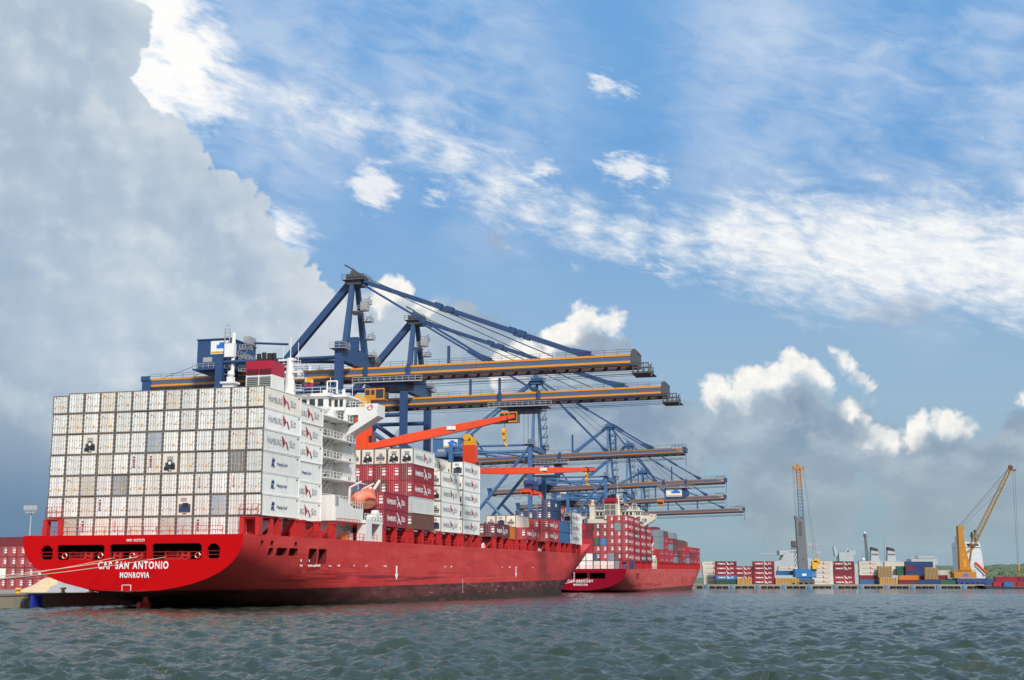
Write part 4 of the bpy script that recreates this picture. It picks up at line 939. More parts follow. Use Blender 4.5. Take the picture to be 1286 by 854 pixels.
for t in range(6):
    s_ = 'h' if t == 3 else 'w'
    container(SM, colx(11), 13.75, 12.2+(5-t)*HC, 'white', f'white reefer seen side-on just aft of the white superstructure, {TN[t] if t < 5 else "lowest tier"}', 'reefers just aft of the superstructure', side=s_, lod=0)
# --- forward stacks of the near ship: (bay start, column, tier from deck, colour, reefer, end, side, place words)
G1 = 'containers on the near ship forward of its bridge'
def fw(s, c, t, colr, reefer, end, side, words, L=L40, base=12.2):
    container(SM, colx(c), s, base+t*HC, colr, words, G1, L=L, reefer=reefer, end=end, side=side, lod=1)
TU = ['deck tier', 'second tier up', 'third tier up', 'fourth tier up', 'fifth tier up']
for t in range(2): fw(46.8, 12, t, 'dred', False, 'doors', 'r', f'dark red lettered container beside the pink lifeboat, {["lower", "upper"][t]} of two')
for c in (11, 10, 9):
    for t in range(2): fw(46.8, c, t, 'red', False, 'doors', None, f'red container, {ORD[12-c-1]} inboard of the lettered pair by the lifeboat, {["lower", "upper"][t]}')
for t, (cl, rf, en, sd) in enumerate((('brown', False, 'doors', None), ('pale', False, 'doors', None), ('red', False, 'doors', 'r'), ('dred', False, 'doors', 'r'), ('white', True, 'unit', 'w'))):
    fw(61.2, 12, t, cl, rf, en, sd, f'{ {"pale": "pale grey", "dred": "dark red"}.get(cl, cl)} container, {TU[t]} in the side stack forward of the lifeboat')
for c in (11, 10, 9, 8, 7):
    for t in (2, 3, 4):
        cl, rf, en = ('cream', True, 'unit') if t == 4 else ('red' if t == 3 else {11: 'red', 10: 'brown', 9: 'maroon', 8: 'blue', 7: 'red'}[c], False, 'doors')
        fw(61.2, c, t, cl, rf, en, None, f'{cl} container, {TU[t]}, {ORD[12-c]} from right in the row ahead of the lifeboat')
for t in range(4): fw(77.6, 12, t, 'white', True, 'unit', 'w', f'white lettered reefer, {TU[t]}, in the four-high stack before the second crane')
for t in (3, 4): fw(77.6, 11, t, 'white' if t == 3 else 'cream', True, 'doors', 'w', f'{["white", "cream"][t-3]} lettered reefer, {TU[t]}, one row inboard of the four-high white stack')
for t in range(5): fw(92.0, 12, t, 'white', True, 'unit', 'w', f'white lettered reefer, {TU[t]}, in the five-high stack beside the second orange crane')
for t in (4,):
    for c in (11, 10): fw(92.0, c, t, 'cream', True, 'unit', None, f'cream reefer with cooling unit, {ORD[11-c]} inboard of the five-high white stack')
fw(105.6, 11, 0, 'blue', False, 'doors', None, 'short blue container low behind the five-high white stack', L=L20)
fw(105.6, 10, 1, 'orange', False, 'doors', None, 'orange container peeping out behind the five-high white stack', L=L20)
for c, cl in ((12, 'maroon'), (11, 'brown'), (10, 'orange')): fw(116.6, c, 0, cl, False, 'doors', 'r' if c == 12 else None, f'{cl} container low on deck, {ORD[12-c]} from the rail, just forward of the white stacks')
for c in (11, 10, 9): fw(130.6, c, 0, ['orange', 'maroon', 'red'][11-c], False, 'doors', None, f'{["orange", "maroon", "red"][11-c]} container on deck, low behind the maroon lettered one')
for c in (12, 11, 10, 9): fw(143.9, c, 0, ['red', 'brown', 'maroon', 'brown'][12-c], False, 'doors', 'r' if c == 12 else None, f'{["red lettered", "brown", "maroon", "brown"][12-c]} container, {ORD[12-c]} from the rail, single-tier row amidships')
for c in (11, 10, 9): fw(143.9, c, 1, 'cream', True, 'unit', None, f'cream reefer on the single-tier row amidships, {ORD[11-c]} from its right end')
for c in range(7, 13):
    for t in range(2):
        if t == 0 and c < 11: continue
        cl = {12: 'red', 11: 'red', 10: 'orange', 9: 'red', 8: 'orange', 7: 'dred'}[c]
        fw(167.8, c, t, cl, False, 'doors', 'r' if c == 12 else None, f'{ {"dred": "dark red"}.get(cl, cl)} container, {ORD[12-c]} from right, {["lower", "upper"][t]} row near the bow')
for c in (8, 9, 10, 11): fw(181.6, c, 2, 'navy', False, 'doors', None, f'dark blue container, {ORD[11-c]} from right in the row topping the red ones near the bow')
fw(181.6, 11, 3, 'navy', False, 'doors', None, 'dark blue container standing highest near the bow')
inst('lettering', text_mesh('hp', M['whitel'], 2.2, 1.3, .05, FACE_X), [o for o in COL.objects if o.get('label') == 'dark blue container standing highest near the bow'][0], (1.225, 6, 1.5))
for t in (0, 1): fw(181.6, 12, t, 'blue', False, 'doors', None, f'blue container at the rail near the bow, {["lower", "upper"][t]} of two')
for t in range(3): fw(196.2, 12, t, 'white', True, 'unit', 'w', f'white reefer with cooling unit at the bow end, {TU[t]} of three')
for t in range(3): fw(209.8, 11, t, 'cream', True, 'unit', 'w', f'cream reefer foremost on the near ship, {TU[t]}')
for t in range(4): fw(209.8, 9, t, 'dred', False, 'doors', 'r', f'dark red container by the bow behind the cream reefers, {TU[t]}')
# --- the second ship's stern stack
G2 = 'containers over the second ship stern'
cols2 = {0: ['white']*11+['steel', 'navy'], 1: ['white']*8+['navy', 'red', 'steel', 'maroon', 'red'], 2: ['red', 'red', 'maroon', 'red', 'red', 'red', 'dred', 'red', 'red', 'red', 'red', 'red', 'red'],
         3: ['red', 'red', 'red', 'red', 'red', 'dred', 'red', 'red', 'dgreen', 'blue', 'red', 'red', 'red'], 4: ['red']*6+['dred', 'maroon', 'red', 'dred', 'red', 'red', 'red'], 5: ['red']*7+['maroon', 'maroon', 'dred', 'red', 'steel', 'red'], 6: [None]*10+['red', 'red', 'red']}
TU2 = ['bottom tier', 'second tier up', 'third tier up', 'fourth tier up', 'fifth tier up', 'sixth tier up', 'top tier']
z = 9.5
for t in range(7):
    h = HC if t == 0 else ST_H
    for c in range(4, 13):
        cl = cols2[t][c]
        if cl is None: continue
        cn = {'dred': 'dark red', 'steel': 'steel grey', 'navy': 'navy', 'dgreen': 'dark green'}.get(cl, cl)
        container(SM2, colx(c), 0, z, cl, f'{cn} container, {ORD[12-c]} from right, {TU2[t]}, second ship stern stack', G2, h=h, reefer=(cl == 'white'), end='doors', side='r' if (c == 12 and cl == 'red') else None, lod=1 if c > 7 else 2)
    z += h
for b, s in enumerate((13.75, 27.5, 41.2)):
    z = 12.2
    for t in range(5 if b else 6):
        cl = random.choice(['red', 'red', 'dred', 'maroon' if t in (0, 3) else 'red'])
        container(SM2, colx(12), s, z, cl, f'{ {"dred": "dark red"}.get(cl, cl)} container side-on, {TU[t] if t < 5 else "sixth tier up"}, {ORD[b+1]} bay on the second ship', 'side-on containers on the second ship', h=ST_H, reefer=False, end='none', side='r', lod=2); z += ST_H
# --- the rest of the second ship's load: smaller than anything else in the picture, one mass
def stuff_stack():
    names = ['red', 'dred', 'maroon', 'brown', 'steel', 'blue', 'dgreen', 'orange']
    mats = [mat('stacked_'+n+'_container', COLR[n], .6, dirt=.4, scale=.3) for n in names]; mb = MB(); rr = random.Random(4)
    heights = [5, 5, 4, 5, 4, 4, 3, 4, 3, 3]
    for b, s in enumerate(np.arange(74.0, 214, 14.2)):
        for c in range(13):
            if abs(colx(c)) > 16.2*(1-max(0, (s+12-207)/44)**2.5)-.5: continue
            hh = heights[b]-(1 if rr.random() < .15 else 0)+(1 if c < 10 and b in (0, 3) else 0)
            for t in range(hh):
                mi = rr.choice([0, 0, 0, 0, 0, 1, 1, 2, 3, 4]) if not (b == 0 and t > 3 and c > 9) else rr.choice((4, 5))
                z = 12.2+t*ST_H; mb.box(colx(c)-1.2, colx(c)+1.2, s, s+12.1, z+.04, z+ST_H-.02, mi)
                if c == 12 and mi < 2: mb.add([(colx(c)+1.22, s+1.6, z+.9), (colx(c)+1.22, s+10.6, z+.9), (colx(c)+1.22, s+10.6, z+1.15), (colx(c)+1.22, s+1.6, z+1.15)], [(0, 1, 2, 3)], len(names)); mb.add([(colx(c)+1.22, s+6.0, z+.7), (colx(c)+1.22, s+6.3, z+.6), (colx(c)+1.22, s+7.6, z+1.9), (colx(c)+1.22, s+7.2, z+2.0)], [(0, 1, 2, 3)], len(names))
    mats.append(mat('faded_white_marking', (.45, .32, .32), .6))
    o = mb.build('container_stacks', mats); o.matrix_world = SM2; o['kind'] = 'stuff'; o['label'] = 'mass of mostly red containers covering the foredeck of the second ship'; o['category'] = 'containers'
stuff_stack()
# --- containers on the far quay, long sides to the water
FQ = 'containers on the far quay'; FQZ = 2.2
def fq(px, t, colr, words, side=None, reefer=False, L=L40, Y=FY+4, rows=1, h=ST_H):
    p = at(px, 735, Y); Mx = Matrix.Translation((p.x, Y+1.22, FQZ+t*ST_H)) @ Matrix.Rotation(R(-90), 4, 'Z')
    colr = {'white': 'shade_white', 'cream': 'shade_white', 'pale': 'shade_white', 'red': 'shade_red', 'dred': 'shade_dred'}.get(colr, colr)      # far stacks darkened in colour for cloud shade; whites also dirty cream
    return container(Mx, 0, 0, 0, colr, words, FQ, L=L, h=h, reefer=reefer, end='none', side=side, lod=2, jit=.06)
TQ = ['ground tier', 'second tier up', 'third tier up', 'fourth tier up', 'top of five']
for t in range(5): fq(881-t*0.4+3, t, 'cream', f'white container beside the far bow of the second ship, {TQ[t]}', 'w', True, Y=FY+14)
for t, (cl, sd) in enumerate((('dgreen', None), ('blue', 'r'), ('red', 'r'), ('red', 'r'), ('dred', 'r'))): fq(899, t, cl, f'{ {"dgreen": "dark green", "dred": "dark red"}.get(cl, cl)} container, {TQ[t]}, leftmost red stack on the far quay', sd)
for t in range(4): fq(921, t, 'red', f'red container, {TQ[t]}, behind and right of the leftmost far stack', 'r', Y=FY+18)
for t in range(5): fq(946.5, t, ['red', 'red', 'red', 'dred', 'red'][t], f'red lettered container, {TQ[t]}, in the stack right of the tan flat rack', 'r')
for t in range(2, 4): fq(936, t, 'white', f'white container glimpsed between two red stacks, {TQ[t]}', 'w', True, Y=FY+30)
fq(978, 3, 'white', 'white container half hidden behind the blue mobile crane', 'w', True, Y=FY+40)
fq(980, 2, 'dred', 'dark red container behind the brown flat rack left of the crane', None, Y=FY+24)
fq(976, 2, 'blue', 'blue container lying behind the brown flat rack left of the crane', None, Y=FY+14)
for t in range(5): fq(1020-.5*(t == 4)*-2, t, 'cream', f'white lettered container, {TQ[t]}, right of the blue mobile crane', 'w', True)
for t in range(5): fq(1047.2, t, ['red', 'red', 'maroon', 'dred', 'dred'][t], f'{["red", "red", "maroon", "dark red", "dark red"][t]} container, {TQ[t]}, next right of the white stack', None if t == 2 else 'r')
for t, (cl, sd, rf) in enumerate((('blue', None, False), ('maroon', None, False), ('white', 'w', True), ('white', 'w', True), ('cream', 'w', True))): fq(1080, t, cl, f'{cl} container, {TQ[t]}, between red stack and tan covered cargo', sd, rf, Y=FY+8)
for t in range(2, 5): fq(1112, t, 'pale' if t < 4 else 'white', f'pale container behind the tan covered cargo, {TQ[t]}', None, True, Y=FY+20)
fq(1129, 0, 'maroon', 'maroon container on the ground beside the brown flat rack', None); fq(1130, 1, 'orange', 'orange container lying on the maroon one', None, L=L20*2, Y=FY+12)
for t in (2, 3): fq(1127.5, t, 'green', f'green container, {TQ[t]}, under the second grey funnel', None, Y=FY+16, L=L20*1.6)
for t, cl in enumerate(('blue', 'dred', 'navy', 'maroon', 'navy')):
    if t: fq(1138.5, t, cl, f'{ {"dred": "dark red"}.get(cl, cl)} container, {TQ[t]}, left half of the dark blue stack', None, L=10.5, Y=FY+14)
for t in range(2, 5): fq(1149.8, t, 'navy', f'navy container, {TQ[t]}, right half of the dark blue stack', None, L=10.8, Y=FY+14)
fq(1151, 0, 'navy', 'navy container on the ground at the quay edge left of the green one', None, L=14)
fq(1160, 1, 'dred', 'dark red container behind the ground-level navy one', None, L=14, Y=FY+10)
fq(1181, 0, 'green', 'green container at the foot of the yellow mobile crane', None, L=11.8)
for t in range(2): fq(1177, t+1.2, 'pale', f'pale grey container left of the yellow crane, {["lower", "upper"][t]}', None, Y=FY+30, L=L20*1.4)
# barge with containers at the far right
def barge():
    b = empty('barge', (at(1262, 737, 700).x, 700, 0)); tag(b, 'low black barge loaded with dark red containers at the far right', 'barge')
    mb = MB(); mb.prism([(-14, 1.7), (-10, -0.6), (46, -0.6), (50, 1.0), (2, 1.0)], 'y', -5, 6); mb.build('hull', [M['blackm']], b)
    for i, (x, z, cl, L) in enumerate(((-6.5, 1.1, 'red', 12.1), (6.0, 1.1, 'dred', 12.1), (-5.2, 3.75, 'dred', 12.1), (7.2, 3.75, 'maroon', 12.1), (18.6, 1.1, 'steel', 6.0), (19.7, 3.75, 'dred', 12.1))):
        Mx = Matrix.Translation((b.location.x+x, 700, z)) @ Matrix.Rotation(R(-90), 4, 'Z')
        container(Mx, 0, 0, 0, cl, f'{ {"dred": "dark red", "steel": "grey"}.get(cl, cl)} container on the black barge, {ORD[i % 2 if i < 4 else i-2]} from left, {["lower", "lower", "upper", "upper", "lower", "upper"][i]} row', 'containers on the barge', L=L, h=ST_H, reefer=False, end='none', lod=2)
    Mx = Matrix.Translation((b.location.x-1.5, 698.6, 1.15)) @ Matrix.Rotation(R(-90), 4, 'Z')
    container(Mx, 0, 0, 0, 'blue', 'blue container on the barge, in front of the red ones', 'containers on the barge', L=5.2, h=2.4, reefer=False, end='none', lod=2)
barge()
# --- red stacks in the yard behind the near ship's stern, far left
def yard():
    k = 0
    base = at(2, 725, 326)
    Mr = Matrix.Rotation(-TH, 4, 'Z')
    for col in range(-2, 12):
        hts = {-2: 4, -1: 4, 0: 4, 1: 4, 2: 4, 3: 5}.get(col, 4 if col < 8 else 3)
        for t in range(hts):
            x = base.x+col*2.55*CT; y = 326-col*2.55*ST
            cl = 'red' if not (col, t) in ((0, 1), (1, 1)) else 'white'
            if (col, t) == (1, 1): cl = 'red'
            if (col+t) % 5 == 3: cl = 'dred'
            Mx = Matrix.Translation((x, y, QZ+.03+t*2.64)) @ Mr
            container(Mx, 0, 0, 0, cl, f'{ {"dred": "dark red"}.get(cl, cl)} container end-on, {ORD[t]} tier up, {ORD[col+2]} column in the yard at left', 'yard containers behind the stern at left', h=ST_H, reefer=(cl == 'white'), lod=1)
    for i, (px, t, cl) in enumerate(((-6, 4, 'maroon'), (19, 4, 'dred'))):
        p = at(px, 700, 340); Mx = Matrix.Translation((p.x, 340, QZ+t*2.66)) @ Matrix.Rotation(-TH-R(90), 4, 'Z')
        container(Mx, 0, 0, 0, cl, f'{["maroon", "dark red"][i]} container lying side-on atop the yard stack at far left', 'yard containers behind the stern at left', h=ST_H, reefer=False, end='none', side='r' if i else None, lod=2)
yard()
# ------------------------------------------------------------------ ship-to-shore cranes. local x: to the sea from the waterside rail, y: along the quay, z: up from the quay
def emblem_board(parent, x0, x1, y, z0, z1, mi=None):
    mb = MB(); mb.box(x0, x1, y-.06, y, z0, z1); bd = mb.build('sign_board', [M['sign']], parent)
    w, h = x1-x0, z1-z0; mb = MB(); cx = x0+w*.62; b = z0+h*.42
    mb.prism([(cx-w*.28, b), (cx+w*.28, b), (cx+w*.30, b+h*.28), (cx+w*.16, b+h*.26), (cx+w*.12, b+h*.46), (cx-w*.12, b+h*.46), (cx-w*.16, b+h*.26), (cx-w*.30, b+h*.28)], 'y', y-.10, y-.06)
    mb.build('emblem', [M['embl']], bd)
    mb = MB(); mb.box(x0+w*.03, x1-w*.03, y-.10, y-.06, z0+h*.06, z0+h*.2); mb.build('stripe', [M['yellow']], bd)
def sts(s, label, hs, zb, zap, xtip, xrear, ztip, lattice, xtrol, house, col, xfs=(57, 27), spreader=None, legs_top=None, xapex=-.5, xb2=-30.0, tipcage=True):
    C1 = M['cblue'] if col == 0 else M['cblue2']
    o = empty('ship_to_shore_crane', Wp(-36.5, s, QZ), -TH); tag(o, label, 'harbour crane', 'ship-to-shore cranes along the quay')
    lw = 1.75 if not lattice else 1.45; lt = legs_top or (zb+7)
    zr = lambda x: zb+(ztip-zb)*(x/xtip)
    for x in (0, xb2):
        for y in (-hs, hs):
            mb = MB(); mb.box(x-lw/2, x+lw/2, y-lw*.45, y+lw*.45, 1.6, lt if x == 0 else zb+(6 if lattice else 5)); mb.build('leg', [C1], o)
        mb = MB(); mb.box(x-.8, x+.8, -hs-3, hs+3, 1.0, 2.6)
        for y in (-hs-2, -hs+2, hs-2, hs+2):
            for d in (-.8, .8): mb.tube((x-.3, y+d, .45), (x+.3, y+d, .45), .42, n=10)
        mb.build('sill_beam', [C1], o)
    for y in (-hs, hs):
        mb = MB(); mb.box(xb2, 0, y-.55, y+.55, 13.2, 15.0); mb.build('portal_beam', [C1], o)
        mb = MB()
        if lattice:
            for z in (zb+5, zb+2.5): mb.tube((xb2, y, z), (0, y, z), .42)
            mb.tube((xb2, y, zb+5), (0, y, zb+.5), .35)
            mb.tube((0, y, zb+4.5), (xb2, y, 15), .62); mb.tube((0, y, 15), (xb2*.55, y, 31), .5)
        else:
            mb.tube((0, y, zb-3), (xb2, y, zb-3), .55); mb.tube((-.5, y, zb-13), (xb2*.5, y, zb-3), .6); mb.tube((xb2*.5, y, zb-3), (xb2, y, 15), .6); mb.tube((0, y, zb+4), (xb2, y, zb+4), .4)
        mb.build('diagonal_brace', [C1], o)
    mb = MB(); mb.box(-.9, .9, -hs+.8, hs-.8, zb+3.2, zb+7.2 if not lattice else zb+5); mb.build('cross_beam', [C1], o)
    mb = MB(); mb.box(xb2-.6, xb2+.6, -hs, hs, zb+2.6, zb+4.2); mb.build('cross_beam', [C1], o)
    for x in (0, xb2): mb = MB(); mb.bar((x, -hs, 16), (x, hs, 26), .5); mb.bar((x, hs, 16), (x, -hs, 26), .5); mb.build('cross_brace', [C1], o)
    # A-frame head
    for sy in (-1, 1):
        mb = MB(); mb.bar((0, sy*hs*.68, lt-2), (xapex, sy*1.3, zap), 1.6 if not lattice else 1.0, 1.3 if not lattice else .9, up=(1, 0, 0), w2=1.1 if not lattice else .8, h2=1.0); mb.build('mast_leg', [C1 if sy < 0 or lattice else M['cblue']], o)
    mb = MB(); mb.box(xapex-1.3, xapex+2.4, -2.3, 2.3, zap-1.2, zap+1.3); mb.box(xapex-2.2, xapex+3.2, -2.9, 2.9, zap-.2, zap-.05); mb.tube((xapex+.4, -2.2, zap+1.6), (xapex+.4, 2.2, zap+1.6), .8, n=14)
    mb.rail([(xapex-2.2, -2.9, zap-.05), (xapex+3.2, -2.9, zap-.05), (xapex+3.2, 2.9, zap-.05)], 1.2, .05, 1.2); mb.bar((xapex-.4, 0, zap+1), (xapex-.4, 0, zap+2.9), .5); mb.bar((xapex-.4, 0, zap+2.9), (xapex-2.7, 0, zap+4.2), .4)
    mb.build('mast_head', [M['dark'] if not lattice else C1], o)
    # stair flights up the mast
    mb = MB(); y = hs*.68
    for k in range(7 if lattice else 4):
        z = lt-1+k*(zap-lt)/(7 if lattice else 4); yy = hs*.68+(1.3-hs*.68)*(z-lt)/(zap-lt)
        mb.box(.4, 2.4, yy-1.0, yy+1.0, z, z+.12); mb.rail([(.4, yy-1, z), (2.4, yy-1, z), (2.4, yy+1, z)], 1.1, .05, .9); mb.bar((.9, yy-.8, z), (2.1, yy+.6, z+(zap-lt)/8), .3, .12)
    if not lattice: mb.box(-1.4, 1.2, -2.4, 2.4, zb+16.2, zb+16.4); mb.rail([(-1.4, -2.4, zb+16.4), (3.6, -2.4, zb+16.4)], 1.1, .05, 1.2); mb.box(1.6, 3.4, -1.6, -.2, zb+16.4, zb+18.6)
    mb.build('stair_tower', [M['steel'] if not lattice else M['cblue']], o)
    # landing platforms and a lift shaft beside the waterside leg
    for z in ([10, 20, 30, 38] if not lattice else [20, 28, 36]):
        mb = MB(); mb.box(.9, 2.2, -hs-1.1, -hs+1.6, z, z+.12); mb.rail([(2.2, -hs-1.1, z+.1), (2.2, -hs+1.6, z+.1)], 1.1, .05, 1.3); mb.build('platform', [M['steel']], o)
    for y in (-hs, hs):
        mb = MB(); mb.box(-1.9, 1.9, y-1.7, y+1.7, lt-1.8, lt-1.65); mb.rail([(-1.9, y-1.7, lt-1.65), (1.9, y-1.7, lt-1.65), (1.9, y+1.7, lt-1.65)], 1.2, .05, 1.2); mb.build('platform', [M['steel']], o)
    if not lattice: mb = MB(); mb.box(-1.0, 1.0, -1.2, .0, lt-.8, lt+2.6); mb.build('control_cabin', [M['cblue']], o)
    # boom: twin box girders, orange flanges, dark underside gear
    for sy in (-1, 1):
        y = sy*2.7; mb = MB(); w = .55; H = 2.3 if not lattice else 2.0
        p, q = Vector((xrear, y, zr(xrear))), Vector((xtip, y, zr(xtip)))
        mb.add([(p.x, y-w, p.z+.1), (q.x, y-w, q.z+.1), (q.x, y+w, q.z+.1), (p.x, y+w, p.z+.1), (p.x, y-w, p.z+H), (q.x-(.0 if tipcage else 4), y-w, q.z+H*(1 if tipcage else 1)), (q.x-(.0 if tipcage else 4), y+w, q.z+H), (p.x, y+w, p.z+H)], [(0,3,2,1),(4,5,6,7),(0,1,5,4),(1,2,6,5),(2,3,7,6),(3,0,4,7)])
        g = mb.build('boom_girder', [M['boomb']], o)
        mb = MB()
        fh = .46 if not lattice else .30
        for dz in (H-.42, .35):
            mb.add([(p.x+.2, y-w-.09, p.z+dz), (q.x-.2, y-w-.09, q.z+dz), (q.x-.2, y+w+.09, q.z+dz), (p.x+.2, y+w+.09, p.z+dz), (p.x+.2, y-w-.09, p.z+dz+fh), (q.x-.2, y-w-.09, q.z+dz+fh), (q.x-.2, y+w+.09, q.z+dz+fh), (p.x+.2, y+w+.09, p.z+dz+fh)], [(0,3,2,1),(4,5,6,7),(0,1,5,4),(1,2,6,5),(2,3,7,6),(3,0,4,7)])
        mb.build('flange', [M['boomo'] if not lattice else M['boomd']], g)
    mb = MB(); x = xrear+1
    while x < xtip-1:
        z = zr(x); mb.box(x-.25, x+.25, -2.15, 2.15, z+.2, z+.8); mb.box(x-.2, x+.2, -3.4, -3.25, z-.35, z+.1); x += 3.0
    a, b = zr(xrear), zr(xtip)
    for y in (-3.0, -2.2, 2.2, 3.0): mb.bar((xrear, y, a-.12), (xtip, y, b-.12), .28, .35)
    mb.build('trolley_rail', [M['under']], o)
    mb = MB(); mb.rail([(xrear, -3.5, a+2.35), (xtip, -3.5, b+2.35)], 1.0, .035, 3.0)
    mb.build('railing', [M['dark']], o)
    if tipcage:
        mb = MB(); z = zr(xtip); mb.box(xtip, xtip+1.2, -3.4, 3.4, z-.2, z+2.8); mb.tube((xtip+.6, -3, z+2.8), (xtip+.6, 3, z+2.8), .7, n=12)
        for k_, zz in enumerate((z-1.9, z-.9, z+.1)): mb.box(xtip+.2, xtip+4.6-.5*k_, -3.4, -3.2, zz, zz+.22); mb.box(xtip+.2, xtip+4.6-.5*k_, 3.2, 3.4, zz, zz+.22)
        for xx in (xtip+.3, xtip+1.5, xtip+2.7, xtip+3.8): mb.bar((xx, -3.3, z-1.9), (xx, -3.3, z+.3), .2); mb.bar((xx, 3.3, z-1.9), (xx, 3.3, z+.3), .2); mb.bar((xx, -3.3, z-1.9), (xx+.9, -3.3, z+.2), .12)
        mb.box(xtip, xtip+4.6, -3.4, 3.4, z-2.05, z-1.9); mb.bar((xtip+4.5, -3.3, z-2.9), (xtip+4.2, -3.3, z-.2), .3); mb.build('boom_tip_cage', [M['dark']], o)
    else:
        mb = MB(); z = zr(xtip); mb.box(xtip-.2, xtip+.9, -2.9, 2.9, z+.5, z+2.2); mb.rail([(xtip-4, -3.3, z+1.9), (xtip+1, -3.3, z+1.9)], 1.1, .05, 1.2); mb.tube((xtip+.9, -2.6, z+1.2), (xtip+.9, -2.6, z-4.6), .1); mb.build('boom_tip', [M['cblue']], o)
    mb = MB(); mb.box(xrear-2.0, xrear+.3, -3.6, 3.6, a-.6, a+2.0); mb.box(xrear-2.4, xrear, -3.6, -3.4, a+1.6, a+3.0); mb.build('boom_end_frame', [M['cblue']], o)
    # festoon cable hanging in loops under the girder, behind the trolley
    mb = MB(); xa, xz = (xrear+4, min(xtrol-9, xrear+46)) if lattice else (xrear+6, -6)
    n = max(2, int((xz-xa)/5.5)); pts = []
    for i in range(n*8+1): f = i/8; k_ = f-int(f); x = xa+(xz-xa)*f/n; pts.append((x, -3.6, zr(x)-.5-(2.1+.5*math.sin(int(f)*2.3))*4*k_*(1-k_)))
    mb.path(pts, .09, n=5); mb.build('festoon_cable', [M['blackm']], o)
    # stays
    for sy in ((-1, 1) if lattice else (0,)):
        mb = MB(); e = Vector((xb2*.62 if not lattice else xb2*.88, sy*3.0, zb+4.5 if not lattice else zb+11)); ap = Vector((xapex-.6, sy*1.2, zap+.2))
        mb.bar(ap, e, 1.5 if not lattice else .8, 1.6 if not lattice else .8); mb.build('backstay', [M['cblue'] if not lattice else C1], o)
        if lattice:
            mb = MB(); mb.tube(e, (xb2, sy*hs, zb+4), .4); mb.tube(e, (xb2+8, sy*hs, zb+3), .35); mb.build('landside_frame', [C1], o)
    for k, xf in enumerate(xfs):
        for sy in (-1, 1):
            A, Bp = Vector((xapex+1.6, sy*1.5, zap+.1-k*.7)), Vector((xf, sy*2.7, zr(xf)+2.5))
            mb = MB(); w = (.62, .46)[k] if not lattice else (.5, .38)[k]
            mb.bar(A, Bp, w, w*1.1)
            for t in (.36, .41, .68, .72) if k == 0 else (.45, .5): q = A.lerp(Bp, t); dd = (Bp-A).normalized(); mb.bar(q-dd*.9, q+dd*.9, w*1.9, w*2.0)
            q = A.lerp(Bp, .93); mb.bar(q, Bp, w*1.2, w*1.3, w2=w*2, h2=w*3.2)
            mb.build('forestay', [M['cblue']], o)
    mb = MB()
    for yy in (-.9, .9):
        mb.tube((xapex+1.6, yy, zap+1.2), (xfs[0]-9, yy, zr(xfs[0])+3.2), .07, n=5); mb.tube((xapex+1.6, yy*.6, zap+.7), (xfs[0]-13, yy*.6, zr(xfs[0])+3.0), .07, n=5)
        mb.tube((xrear, yy*2, a-1.2), (xtip, yy*2, b-1.4), .05, n=4); mb.tube((xtrol-8, yy*1.5, zr(xtrol)-2.2), (xtip, yy*1.5, b-1.8), .05, n=4)
    mb.tube((xb2*1.0, 0, zb+9), (xrear, 0, a+2.5), .06, n=4); mb.tube((xb2*.9, 1, zb+10), (xrear+8, 1, a+2.5), .06, n=4)
    mb.build('wire_rope', [M['wire']], o)
    for xf in ((24, 16) if not lattice else (14, 30)):
        mb = MB(); z = zr(xf)+2.3; mb.box(xf-.3, xf+.3, -2.8, -2.3, z, z+(4.2 if not lattice else 6.5)); mb.build('boom_latch_post', [M['cblue']], o)
    # trolley, platform and driver's cab
    z = zr(xtrol); mb = MB()
    mb.box(xtrol-7, xtrol+6, -3.9, 3.9, z-1.3, z-1.0); mb.box(xtrol-4, xtrol+3.5, -3, 3, z-2.6, z-1.3); mb.box(xtrol-6.5, xtrol-5.7, -3.9, -3.3, z-1.2, z+2.6); mb.box(xtrol+4, xtrol+4.8, -3.9, -3.3, z-1.2, z+2.6)
    for xx in (-2.6, .2, 2.2): mb.tube((xtrol+xx, -2.6, z-1.9), (xtrol+xx, 2.6, z-1.9), .75, n=12)
    mb.rail([(xtrol-7, -3.9, z-1), (xtrol+6, -3.9, z-1)], 1.1, .05, 1.4); tr = mb.build('trolley', [M['cblue']], o)
    mb = MB(); mb.box(xtrol-9, xtrol+8, -4.5, -3.9, z-1.5, z-1.25); mb.rail([(xtrol-9, -4.5, z-1.3), (xtrol+8, -4.5, z-1.3)], 1.1, .06, 1.5); mb.build('walkway', [M['steel']], tr)
    if not lattice:
        mb = MB(); mb.box(xtrol-6.2, xtrol-1.4, -3.6, -.6, z-5.4, z-2.7); cb = mb.build('driver_cab', [M['cab']], tr)
        mb = MB(); mb.box(xtrol-4.6, xtrol-3.8, -3.66, -3.6, z-4.2, z-3.1); mb.box(xtrol-3.4, xtrol-1.6, -3.66, -3.6, z-5.0, z-3.0); mb.box(xtrol-1.42, xtrol-1.34, -3.4, -.8, z-5.1, z-3.0); mb.box(xtrol-6, xtrol-5, -3.66, -3.6, z-4.2, z-3.1); mb.build('window', [M['glass']], cb)
        mb = MB(); mb.rail([(xtrol-8.6, -3.6, z-5.4), (xtrol-6.2, -3.6, z-5.4)], 1.4, .05, .8); mb.box(xtrol-8.6, xtrol-6.2, -3.6, -.6, z-5.5, z-5.38); mb.build('cab_platform', [M['steel']], tr)
    else:
        mb = MB(); mb.box(xtrol-6, xtrol+3, -3.5, 3.5, z-6.0, z-1.0); mb.tube((xtrol+3.6, -3.4, z-3.8), (xtrol+3.6, -1.2, z-3.8), 1.9, n=18); hb = mb.build('hoist_house', [M['cblue']], tr)
        emblem_board(hb, xtrol-5.2, xtrol+2.2, -3.5, z-5.4, z-1.8)
        mb = MB(); mb.box(xtrol-9.6, xtrol-6.6, -2.8, -.4, z-9.4, z-6.8); cb = mb.build('driver_cab', [M['cab']], tr)
